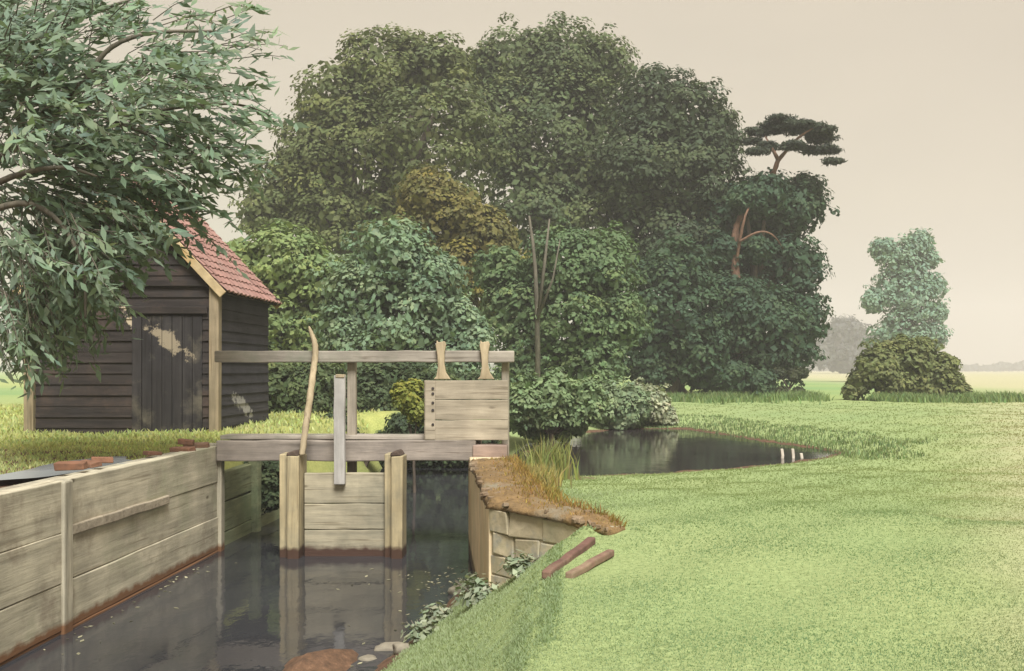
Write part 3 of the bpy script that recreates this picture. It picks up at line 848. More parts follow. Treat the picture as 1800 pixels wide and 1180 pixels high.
def ash_tree():
    X0, Y0 = -7.1, 10.4
    root = thing('ash_tree', (X0, Y0, 1.1), 'near leafy tree overhanging the shed with long narrow leaves', 'tree')
    D = 10.6
    mb = MB()
    top = px(-90, 330, D)
    mb.tube([(X0, Y0, .9), (X0, Y0, 1.5), (X0 + .05, Y0, 2.6), px(-175, 420, D), top, px(-40, 190, D), px(0, 60, D), px(20, -80, D)], [.38, .30, .27, .25, .20, .15, .11, .07], 10)
    mb.build('trunk', M['bark_grey'], root, smooth=True)
    limbs = [
        ([(-90, 330, D), (0, 285, 10.6), (50, 225, 10.3), (120, 170, 10.0), (155, 140, 9.9), (185, 85, 9.9), (260, 55, 10), (380, 55, 10.2)], .085),
        ([(-150, 390, D), (0, 318, 9.6), (55, 300, 9.4), (115, 292, 9.3), (170, 310, 9.3)], .07),
        ([(-160, 400, D), (0, 366, 9.6), (40, 355, 9.5), (80, 368, 9.4), (115, 400, 9.4), (150, 470, 9.4), (150, 560, 9.5)], .07),
        ([(120, 170, 10.0), (190, 210, 10.2), (250, 232, 10.4), (310, 260, 10.6), (380, 330, 10.8)], .045),
        ([(50, 225, 10.3), (190, 150, 10.9), (300, 110, 11.2), (440, 75, 11.4)], .045),
        ([(190, 210, 10.2), (300, 190, 10.2), (420, 180, 10.2), (470, 200, 10.2)], .035),
        ([(-175, 420, D), (-60, 470, 10), (20, 520, 9.9), (70, 590, 9.9)], .05),
        ([(-40, 190, D), (60, 70, 11), (160, 20, 11.3), (300, -20, 11.5)], .06)]
    for q, r in limbs:
        m = MB(); pp = [px(*a) for a in q]
        m.tube(pp, list(np.linspace(r * .55, r * .16, len(pp))), 7); m.build('branch', M['bark_grey'], root, smooth=True)
    lobes = [(20, 60, 110, 1.0), (110, 30, 90, 1.0), (-20, 170, 110, .9), (210, 45, 70, .42), (330, 35, 62, .30), (400, 75, 50, .26), (445, 70, 26, .18), (290, 95, 70, .42),
             (60, 220, 130, 1.3), (10, 100, 90, 1.1), (190, 170, 100, .9), (280, 150, 85, .9), (350, 180, 65, .5), (430, 205, 36, .25), (410, 150, 40, .2),
             (90, 330, 130, 1.2), (220, 280, 105, 1.1), (300, 270, 75, .9), (350, 330, 45, .45), (390, 270, 45, .4), (330, 230, 60, .6),
             (40, 430, 120, 1.3), (140, 410, 95, 1.2), (210, 380, 65, .9), (20, 530, 80, 1.3), (90, 500, 65, 1.2), (60, 570, 40, .8), (125, 570, 26, .5), (0, 590, 45, .7), (150, 480, 50, .8), (360, 400, 22, .1), (245, 350, 40, .9), (280, 345, 30, .7), (200, 420, 45, .8)]
    P, Nn, S, T, K = [], [], [], [], []
    tw = MB()
    src = px(-60, 330, D)
    for (x, y, r, dn) in lobes:
        ns = int(dn * (r / 10.0) ** 2 * .72) + 2
        for _ in range(ns):
            u = unit(1)[0] * (random.random() ** .4)
            d = 10.4 + u[1] * 1.5 * min(1, r / 80)
            c = px(x + u[0] * r, y + u[2] * r, d)
            dr = c - src; dr[1] *= .5; dr = dr / np.linalg.norm(dr)
            dr = dr + np.array([.15, 0, -.18 - .25 * max(0, (y - 250) / 350)]) + rng.normal(0, .33, 3); dr /= np.linalg.norm(dr)
            ln = random.uniform(.28, .5)
            n = random.randint(9, 14)
            tt = np.linspace(.1, 1, n)
            sag = np.array([0, 0, -1.0])
            pts = c + dr * (tt * ln)[:, None] + sag * (tt ** 2 * ln * .22)[:, None]
            tw.tube([c - dr * .06, pts[n // 2], pts[-1]], [.006, .0045, .002], 4)
            side = np.cross(dr, [0, 0, 1.0]); side /= np.linalg.norm(side) + 1e-6
            sg = np.where(np.arange(n) % 2 == 0, 1, -1)[:, None]
            ld = dr * .8 + side * sg * .75 + np.array([0, 0, -.3]) + rng.normal(0, .22, (n, 3))
            ld /= np.linalg.norm(ld, axis=1, keepdims=True)
            sz = rng.uniform(.045, .105, n) * random.uniform(.75, 1.15)
            P.append(pts + ld * sz[:, None]); T.append(ld); S.append(sz)
            Nn.append(np.array([-.25, -.6, .6]) + rng.normal(0, .45, (n, 3))); K.append(np.full(n, random.gauss(0, 1) - .35 * (x < 120 and y < 200)))
    P, Nn, S, T, K = map(np.concatenate, (P, Nn, S, T, K))
    tw.build('twigs', M['bark_grey'], root)
    col = tints(K, (.178, .245, .160), (.235, .295, .175), (.128, .18, .15))
    leaf_cloud('crown', P, Nn, S, col, .30, root, T=T)


ash_tree()

# ------------------------------------------------------------------ left revetment wall
def left_wall():
    Yn, Yf = 4.6, 11.85
    root = thing('revetment_wall', (-3.96, 8, 0), 'long timber plank wall holding the left bank of the channel', 'wall')
    zt = 1.22
    edges = [-.6, .02, .40, .80, zt]
    for (ya, yb) in ((Yn, 8.16), (8.24, Yf - .02)):
        for i in range(4):
            m = MB(); o = random.uniform(-.012, .012)
            n = 8
            a = (-3.96 - .09 + o, ya, (edges[i] + edges[i + 1]) / 2); b = (-3.96 - .09 + o, yb, (edges[i] + edges[i + 1]) / 2)
            m.bar(a, b, .14, edges[i + 1] - edges[i] - .004, n=n, wob=.004)
            m.build('plank', M['revet'], root, .008)
    m = MB(); m.box((-4.32, Yn, -.6), (-4.13, Yf, zt - .03)); m.build('backing', M['revet_post'], root)
    for y, zz in ((8.2, 1.22), (Yf + .05, 1.245), (4.9, 1.2)):
        m = MB(); m.box((-4.12, y - .08, -.7), (-3.945, y + .06, zz), jit=.008); m.build('post', M['revet_post'], root, .015)
    m = MB()
    m.bar((-3.99, 8.3, .80), (-3.975, 10.3, .795), .05, .085, n=5, wob=.006); m.build('ledge', M['paddle'], root, .01)
    # lower, mossy continuation beyond the sluice
    r2 = thing('mossy_wall', (-4.0, 13.2, 0), 'short mossy plank wall beyond the sluice on the left', 'wall')
    for i in range(4):
        m = MB(); m.bar((-4.10, 11.98, -.38 + i * .36), (-4.06, 14.7, -.38 + i * .36), .12, .345, n=5, wob=.008); m.build('plank', M['revet_green'], r2, .01)
    for y in (13.3, 14.65):
        m = MB(); m.box((-4.06, y - .07, -.6), (-3.93, y + .07, 1.12), jit=.01); m.build('post', M['revet_green'], r2, .012)


left_wall()

# bricks and slabs on top of the left bank
def stone(name, loc, size, mat, seed, rot=0):
    rr = random.Random(seed)
    bm = bmesh.new(); bmesh.ops.create_icosphere(bm, subdivisions=3, radius=1)
    ph = [rr.uniform(0, 6) for _ in range(6)]
    for v in bm.verts:
        p = v.co
        q = Vector([math.copysign(abs(c) ** .62, c) for c in p])
        k = 1 + .10 * math.sin(3 * p.x + ph[0]) * math.sin(2.6 * p.y + ph[1]) + .07 * math.sin(5 * p.z + 4 * p.x + ph[2]) + .04 * math.sin(9 * p.y + ph[3])
        v.co = Vector((q.x * size[0], q.y * size[1], q.z * size[2])) * k
    me = bpy.data.meshes.new(name); bm.to_mesh(me); bm.free()
    me.polygons.foreach_set('use_smooth', [True] * len(me.polygons))
    o = link(name, me, mat); o.location = loc; o.rotation_euler = (0, 0, rot)
    return o


def brick_proto():
    m = MB()
    m.box((-.11, -.052, 0), (.11, .052, .068), jit=.006)
    return m.build('brick', M['brick'], None, .008, loc=(0, 0, 0))


bk = [(-4.13, 11.55, 0, .3, 'rusty red brick at the far end of the plank wall top'),
      (-4.12, 11.1, 0, -.2, 'rusty red brick second from the far end of the plank wall'),
      (-4.17, 11.33, .07, .5, 'rusty red brick lying across two others on the wall top'),
      (-4.25, 10.6, 0, 1.0, 'rusty brick half sunk in grass near the far wall end'),
      (-4.35, 11.0, 0, .9, 'rusty brick on the grass just behind the wall top row'),
      (-4.20, 8.75, .04, .2, 'rusty brick beside the puddle, nearest of three'),
      (-4.19, 9.05, .04, .0, 'rusty brick beside the puddle, middle of three'),
      (-4.21, 9.36, .04, .4, 'rusty brick beside the puddle, farthest of three')]
first = None
for x, y, dz, rz, lab in bk:
    o = brick_proto() if first is None else first.copy()
    if first is None: first = o
    else: C.objects.link(o)
    zz = 1.22 if x > -4.32 else float(height(np.array([x]), np.array([y]))[0])
    o.location = (x, y, zz + dz * .8 - .008); o.rotation_euler = (random.uniform(-.12, .12), random.uniform(-.10, .10), rz + random.uniform(-.5, .5))
    o.scale = (random.uniform(.7, 1.3), random.uniform(.8, 1.25), random.uniform(.6, 1.0))
    tag(o, lab, 'brick', 'loose bricks along the left bank')


def puddle():
    n = 40; mb = MB(); vs = []
    for i in range(n):
        t = 2 * math.pi * i / n
        r = 1 + .12 * math.sin(3 * t + 1) + .08 * math.sin(5 * t)
        vs.append((-4.62 + .36 * r * math.cos(t), 9.65 + 1.15 * r * math.sin(t), 1.185))
    mb.add(vs, [tuple(range(n))])
    o = mb.build('puddle', M['puddle']); o['kind'] = 'structure'


puddle()
for i, (x, y, s, lab) in enumerate([(-4.24, 9.95, .16, 'grey flat stone between the puddle and the wall top'), (-4.22, 9.65, .11, 'small grey stone touching the middle brick by the puddle')]):
    z = float(height(np.array([x]), np.array([y]))[0])
    tag(stone('stone', (x, y, z + .02), (s, s * .8, .055), M['slab'], i, i), lab, 'stone', 'stones on the left bank')
for i, (x, y, s, lab) in enumerate([(-1.30, 7.72, .11, 'pale stone at the foot of the grass bank, largest'), (-1.42, 7.45, .08, 'pale stone in the brown mud, nearest to the water'),
                                    (-1.18, 7.5, .07, 'pale stone in the grass beside the largest one'), (-.98, 9.6, .08, 'brownish stone lying against the foot of the pier')]):
    z = float(height(np.array([x]), np.array([y]))[0])
    tag(stone('stone', (x, y, z + .02), (s, s * .8, s * .6), M['pale_stone'], 10 + i, i), lab, 'stone', 'stones at the foot of the grass bank')

# ------------------------------------------------------------------ right pier and wing wall
def right_wall():
    A, B, Cc = Vector((-1.1, 11.95, 0)), Vector((-.55, 7.6, 0)), Vector((.30, 6.68, 0))

    def nr(p, q):
        d = (q - p).normalized(); return Vector((d.y, -d.x, 0)) * (1 if Vector((d.y, -d.x, 0)).x < 0 else -1)
    n1, n2 = nr(A, B), nr(B, Cc)
    mit = (n1 + n2).normalized() / max(.3, (n1 + n2).normalized().dot(n1))

    def off(k): return [A + n1 * k, B + mit * k, Cc + n2 * k]
    root = thing('sluice_pier', (-.8, 10, 0), 'ochre rendered channel wall carrying the right end of the walkway', 'wall')
    o0, o1 = off(0), off(-.42)
    m = MB(); m.prism_z([(o0[0].x, o0[0].y), (o0[1].x, o0[1].y), (o1[1].x, o1[1].y), (o1[0].x, o1[0].y)], -.7, 1.10)
    m.build('body', M['pier'], root, .02)
    r2 = thing('wing_wall', (-.1, 7.1, 0), 'grey stone wing wall turning from the channel out to the lawn', 'wall')
    a, b, nrm = B, Cc, n2
    d = (b - a).normalized(); L = (b - a).length
    c0, c1 = off(-.025), off(-.40)
    m = MB(); m.prism_z([(c0[1].x, c0[1].y), (c0[2].x, c0[2].y), ((c0[2] - n2 * .10).x, (c0[2] - n2 * .10).y), (c1[1].x, c1[1].y)], -.3, 1.07); m.build('core', M['mortar'], r2)
    rr = random.Random(4)
    z = -.1
    R = Matrix.Rotation(math.atan2(d.y, d.x), 3, 'Z')
    while z < 1.06:
        hh = min(rr.uniform(.11, .18), 1.098 - z)
        if hh < .06: break
        s = -rr.uniform(0, .3)
        m = MB()
        while s < L - .02:
            w = rr.uniform(.16, .42); s0 = max(s, 0.0); s1 = min(s + w, L)
            if s1 - s0 > .05:
                pa = a + d * (s0 + .006); pb = a + d * (s1 - .006)
                c = (pa + pb) / 2 + nrm * (rr.uniform(0, .014) - .060) + Vector((0, 0, z + hh / 2))
                hx, hy, hz = (pb - pa).length / 2, .05, hh / 2 - .005
                m.box((c.x - hx, c.y - hy, c.z - hz), (c.x + hx, c.y + hy, c.z + hz), R, .014)
            s += w
        m.build('stone_course', M['stone'], r2, .009)
        z += hh

    # earthy, crumbling top of both walls
    def coping(parent, p0, p1, q0, q1, n, seed, z0=1.10, taper=0.0):
        """p0-p1 channel side edge, q0-q1 land side edge"""
        rr = np.random.default_rng(seed); kx = 22; vs = []; fs = []
        coarse = rr.normal(0, 1, (n // 4 + 3, 9)); fine = rr.normal(0, 1, (n + 1, kx))
        for i in range(n + 1):
            f = i / n
            pf, qf = p0.lerp(p1, f), q0.lerp(q1, f)
            gi = i / 4; g0 = int(gi); gt = gi - g0
            for j in range(kx):
                t = j / (kx - 1); gj = t * 7; j0 = int(gj); jt = gj - j0
                c = ((coarse[g0, j0] * (1 - jt) + coarse[g0, j0 + 1] * jt) * (1 - gt) + (coarse[g0 + 1, j0] * (1 - jt) + coarse[g0 + 1, j0 + 1] * jt) * gt)
                e = min(1, min(t, 1 - t) * 9)
                z = z0 - .03 + .055 * e ** .6 + .010 * c * e + .006 * fine[i, j]
                q = pf.lerp(qf, .0 + t * 1.03 + .02 * c * (1 - e))
                vs.append((q.x, q.y, z - taper * f ** 3))
            if i:
                for j in range(kx - 1):
                    o = (i - 1) * kx + j
                    fs.append((o, o + 1, o + kx + 1, o + kx))
                fs.append((i * kx, (i - 1) * kx, i * kx - 1, i * kx + kx - 1))
        fs.append(tuple(range(kx))); fs.append(tuple(range(n * kx + kx - 1, n * kx - 1, -1)))
        m = MB(); m.add(vs, fs); o = m.build('coping', M['coping'], parent, smooth=True)
        # crumbs of brick and stone pressed into it
        r2_ = random.Random(seed); m = MB()
        for k in range(int(n * .4)):
            f = r2_.random() ** (.6 if taper else .8); pf, qf = p0.lerp(p1, f), q0.lerp(q1, f)
            c = pf.lerp(qf, r2_.choice((r2_.uniform(.0, .12), r2_.uniform(.1, .9))))
            w = r2_.uniform(.015, .04); z = z0 + .02 - taper * f ** 3
            Rz = Matrix.Rotation(r2_.uniform(0, 3), 3, 'Z') @ Matrix.Rotation(r2_.uniform(-.3, .3), 3, 'X')
            m.box((c.x - w, c.y - w * .6, z - .02), (c.x + w, c.y + w * .6, z + w * .4), Rz, .008)
        m.build('rubble', M['rubble'], parent, .008)
        nb = int(n * 18); f = rr.uniform(0, 1, nb); t = rr.beta(2.2, .9, nb)
        X = p0.x + (p1.x - p0.x) * f; Y = p0.y + (p1.y - p0.y) * f
        X2 = q0.x + (q1.x - q0.x) * f; Y2 = q0.y + (q1.y - q0.y) * f
        X = X + (X2 - X) * t; Y = Y + (Y2 - Y) * t
        col = np.array([.33, .23, .075]) * rr.uniform(.6, 1.3, (nb, 1)) + np.array([.0, .03, .0]) * rr.uniform(-1, 1, (nb, 1))
        blades('dry_grass', X, Y, .02 + .05 * t ** 2, np.full(nb, .0045), col, .2, .9, parent=parent, zval=z0 + .015 - taper * f ** 3)
    e0, e1 = off(.02), off(-.50)
    coping(root, A.lerp(B, .16) + n1 * .02, e0[1], A.lerp(B, .16) - n1 * .50, e1[1], 80, 3)
    coping(r2, e0[1], e0[2] + d * .02, e1[1], e0[2] + d * .02 - n2 * .16, 30, 5, taper=.06)


right_wall()

# ------------------------------------------------------------------ sluice
def footbridge():
    Y = 11.9
    root = thing('sluice_footbridge', (-2.4, Y, 1.0), 'weathered plank footbridge with a handrail across the channel', 'footbridge')
    sc = Y / F
    X = lambda x: (x - VX) * sc
    Z = lambda y: EYE - (y - VY) * sc
    m = MB(); m.bar((X(379), Y, Z(627)), (X(904), Y, Z(627)), .10, .135, n=14, wob=.006); m.build('handrail', M['rail'], root, .012)
    m = MB(); m.box((X(608), Y - .03 + .09, .82), (X(623), Y + .06 + .09, Z(633)), jit=.004); m.build('post', M['post'], root, .008)
    m = MB(); m.box((X(881), Y - .03 + .09, .95), (X(894), Y + .06 + .09, Z(633)), jit=.004); m.build('post', M['post'], root, .008)
    # walkway beam, deck planks behind it
    m = MB(); m.bar((X(388), Y - .10, Z(791)), (X(838), Y - .10, Z(791)), .13, .235, n=14, wob=.006); m.build('beam', M['walk'], root, .014)
    m = MB(); m.bar((X(388), Y + .14, Z(769)), (X(842), Y + .14, Z(769)), .34, .05, n=10, wob=.004); m.build('deck', M['rail'], root, .01)
    m = MB(); m.bar((X(388), Y + .38, Z(790)), (X(842), Y + .38, Z(790)), .12, .2, n=6, wob=.004); m.build('beam', M['walk'], root, .014)
    m = MB(); m.bar((X(833), Y - .09, Z(795)), (X(893), Y - .09, Z(795)), .20, .19, n=3, wob=.004); m.build('beam_end', M['beamend'], root, .014)
    m = MB(); m.bar((X(840), Y + .16, Z(796)), (X(893), Y + .16, Z(796)), .24, .17, n=3, wob=.004); m.build('beam_end', M['beamend'], root, .014)


footbridge()


def front_gate():
    Y = 11.55
    sc = Y / F
    X = lambda x: (x - VX) * sc
    Z = lambda y: EYE - (y - VY) * sc
    root = thing('sluice_gate', (X(603), Y, 0), 'low plank sluice gate between two stout piles standing in the water', 'sluice gate')
    for xa, xb, xc in ((496, 511, 533), (679, 691, 712)):
        m = MB(); m.box((X(xa), Y - .10, -.6), (X(xb), Y + .14, Z(797)), jit=.006); pa = m.build('pile', M['pile'], root, .012)
        m = MB(); m.box((X(xb) + .006, Y - .19, -.6), (X(xc), Y + .16, Z(800)), jit=.006); m.build('pile', M['pile'], root, .012)
        m = MB(); c = (X(xb) + X(xc)) / 2
        m.prism([(X(xb) - .01, Z(800)), (X(xc) - .02, Z(800)), (X(xc) - .05, Z(793)), (c, Z(791)), (X(xb) + .0, Z(794))], Y - .17, Y + .15)
        m.build('rotten_top', M['cap'], root, .012)
    ys = [978, 930, 884, 830]
    for i in range(3):
        m = MB()
        z0, z1 = Z(ys[i]) - (.35 if i == 0 else 0), Z(ys[i + 1]) - .008
        m.bar((X(536), Y + random.uniform(0, .012), (z0 + z1) / 2), (X(678), Y + random.uniform(0, .012), (z0 + z1) / 2), .07, z1 - z0, n=6, wob=.004)
        m.build('plank', M['board'], root, .008)
    # the lifting stem
    m = MB(); m.bar((X(600), Y - .08, Z(850)), (X(600), Y - .08, Z(660)), X(610) - X(591), .07, up=(0, 1, 0), n=6, wob=.004)
    s = m.build('lifting_stem', M['stem'], root, .008)
    m = MB(); m.box((X(594), Y - .125, Z(664)), (X(609), Y - .03, Z(658)), jit=.004); m.build('stem_cap', M['pole'], s, .006)
    # leaning pole
    Yp = 11.62
    pts = [px(531, 800, 11.42), px(536, 760, 11.46), px(545, 700, 11.6), px(551, 650, 11.72), px(555, 620, 11.76), px(553, 600, 11.77), px(547, 585, 11.78), px(543, 574, 11.78)]
    m = MB(); m.tube(pts, [.034, .037, .038, .037, .036, .032, .024, .010], 8)
    o = m.build('pole', M['pole'], None, smooth=True, loc=tuple(pts[0]))
    tag(o, 'crooked peeled pole leaning against the handrail above the gate', 'pole')


front_gate()


def paddle():
    Y = 11.79
    sc = Y / F
    X = lambda x: (x - VX) * sc
    Z = lambda y: EYE - (y - VY) * sc
    root = thing('sluice_paddle', (X(820), Y, Z(774)), 'raised square wooden paddle hanging from handrail by two hooked uprights', 'sluice gate')
    ys = [774, 738, 702, 668]
    for i in range(3):
        m = MB(); z0, z1 = Z(ys[i]), Z(ys[i + 1]) - .006
        m.bar((X(746), Y + random.uniform(0, .01), (z0 + z1) / 2), (X(893), Y + random.uniform(0, .01), (z0 + z1) / 2), .055, z1 - z0, n=6, wob=.004)
        m.build('plank', M['paddle'], root, .006)
    m = MB(); m.box((X(748), Y - .05, Z(773)), (X(766), Y - .029, Z(670)), jit=.003); b = m.build('batten', M['paddle'], root, .005)
    for yy in (683, 692, 708, 721, 746):
        m = MB(); m.tube([(X(762), Y - .060, Z(yy)), (X(762), Y - .045, Z(yy))], [.016, .016], 8); m.build('bolt', M['dark_iron'], b)
    for x in (776, 853):
        m = MB()
        w = .05
        # upright in front of the rail with a hooked foot and a knob head
        prof = [(-8, 598), (-6, 602), (6, 600), (8, 606), (5, 622), (5, 640), (8, 655), (16, 667), (-14, 667), (-9, 662), (-6, 645), (-7, 625), (-10, 608)]
        m.prism([(X(x + a), Z(c)) for a, c in prof], Y - .02, Y + .04)
        m.build('hook', M['pole'], root, .008)


paddle()

# ------------------------------------------------------------------ timbers, pale marks, weeds
lg = [((960, 996), (1040, 934), 5.45, 6.38, .032, 'brown squared timber leaning on the wing wall'), ((1000, 1000), (1074, 955), 5.38, 6.0, .028, 'brown squared timber lying in the grass below the leaning one')]
for (x0, y0), (x1, y1), d0, d1, r, lab in lg:
    a = px(x0, y0, d0); b = px(x1, y1, d1)
    za = float(height(np.array([a[0]]), np.array([a[1]]))[0]); zb = float(height(np.array([b[0]]), np.array([b[1]]))[0])
    a[2] = za + .012; b[2] = zb + .022
    m = MB(); m.bar(a, b, r * 1.7, r * 1.5, n=6, wob=.006)
    o = m.build('timber', M['log'], None, .01, loc=tuple(a)); tag(o, lab, 'timber', 'old timbers on the grass bank')

for i, (x, lab) in enumerate([(1376, 'pale stake in the pond tip, leftmost of three'), (1395, 'pale stake in the pond tip, middle of three'), (1410, 'pale stake in the pond tip, shortest and rightmost of three')]):
    q = px(x, 806, 18.5)
    m = MB(); h = (.17, .17, .09)[i]
    m.bar((q[0], q[1], .3), (q[0] - .02, q[1], .5 + h), .05, .05, up=(0, 1, 0), n=3, wob=.01)  # small pale bar standing in the tip of the pond
    o = m.build('mark', M['mark'], None, .006, loc=(q[0], q[1], .3)); tag(o, lab, 'mark', 'pale marks in the pond')


def tuft(name, label, cat, x, y, n, h, spread, col, group=None, w=.008, lean=.6, z=None):
    X = x + rng.normal(0, spread[0], n); Y = y + rng.normal(0, spread[1], n)
    z0 = float(height(np.array([x]), np.array([y]))[0])
    o = blades(name, X, Y, np.full(n, h), np.full(n, w), np.array(col)[None, :] * np.ones((n, 1)), .28, lean, loc=(x, y, z0))
    return tag(o, label, cat, group)


tuft('grass_tuft', 'tall yellow-green tuft springing up right beside the paddle post', 'grass tuft', -.25, 12.6, 500, .46, (.16, .3), (.27, .28, .11), 'tufts beside the pier', .012, .5)
tuft('grass_tuft', 'ochre yellow tuft between the pier and the pond', 'grass tuft', -.34, 10.9, 900, .22, (.12, .55), (.33, .28, .11), 'tufts beside the pier', .010, .7)
tuft('grass_tuft', 'golden low tuft trailing along behind the wing wall', 'grass tuft', -.16, 9.3, 1200, .09, (.06, .36), (.31, .24, .07), 'tufts beside the pier', .009, .9)
tuft('grass_tuft', 'rusty brown low tuft on lawn at the wing wall end', 'grass tuft', .16, 7.32, 700, .06, (.08, .10), (.22, .13, .05), 'tufts beside the pier', .006, .9)
pl = [(-.80, 9.2, 'pale grey-green weed at the foot of the pier'), (-.62, 7.55, 'largest pale weed, in front of the wing wall'), (-1.0, 8.2, 'pale weed at the water edge below the wing wall'), (-.28, 6.95, 'pale weed beside the leaning brown timber'), (-1.05, 7.6, 'pale low weed on the bank nearest the pale stones')]
for i, (x, y, lab) in enumerate(pl):
    z0 = float(height(np.array([x]), np.array([y]))[0])
    root = thing('weed', (x, y, z0), lab, 'weed', 'pale weeds on the grass bank')
    n = 260 if i == 1 else 150; R = .22 if i == 1 else .16
    u = unit(n); u[:, 2] = np.abs(u[:, 2])
    P = np.array([x, y, z0 + .03]) + u * np.array([R, R, R * .9]) * rng.uniform(.3, 1, n)[:, None]
    m = MB()
    for k in range(7):
        a = random.uniform(0, 6.28); m.tube([(x, y, z0 - .02), (x + math.cos(a) * R * .4, y + math.sin(a) * R * .4, z0 + R * .5), (x + math.cos(a) * R * .8, y + math.sin(a) * R * .8, z0 + R * .8)], [.006, .005, .003], 5)
    m.build('stem', M['bark_grey'], root)
    leaf_cloud('leaves', P, u + rng.normal(0, .4, (n, 3)) + [0, 0, .6], rng.uniform(.02, .05, n), tints(rng.normal(0, 1, n), (.25, .29, .19), (.36, .38, .27), (.17, .22, .15)), .5, root)


def dock(x, y, h, lab):
    z0 = float(height(np.array([x]), np.array([y]))[0])
    root = thing('dock_plant', (x, y, z0), lab, 'weed', 'tall weeds left of the shed')
    m = MB(); lx = random.uniform(-.06, .06)
    m.tube([(x, y, z0 - .03), (x + lx * .5, y, z0 + h * .5), (x + lx, y, z0 + h)], [.011, .009, .005], 6); m.build('stem', M['bark_grey'], root)
    n = 26; t = rng.uniform(.1, 1, n); a = rng.uniform(0, 6.28, n)
    T = np.stack([np.cos(a), np.sin(a), rng.uniform(.2, .9, n)], -1); T /= np.linalg.norm(T, axis=1, keepdims=True)
    S = rng.uniform(.05, .10, n) * (1.2 - t * .6)
    P = np.stack([x + lx * t, np.full(n, y), z0 + h * t], -1) + T * S[:, None]
    leaf_cloud('leaves', P, rng.normal(0, .6, (n, 3)) + [0, -.5, .6], S, tints(rng.normal(0, 1, n), (.14, .16, .06), (.2, .2, .08), (.09, .12, .05)), .32, root, T=T)


dock(-6.75, 10.9, .75, 'tallest weed stalk on the bank left of the shed')
dock(-7.3, 11.6, .6, 'weed stalk at the left corner of the bank by the shed')
dock(-6.4, 10.55, .42, 'short weed stalk just behind the puddle')

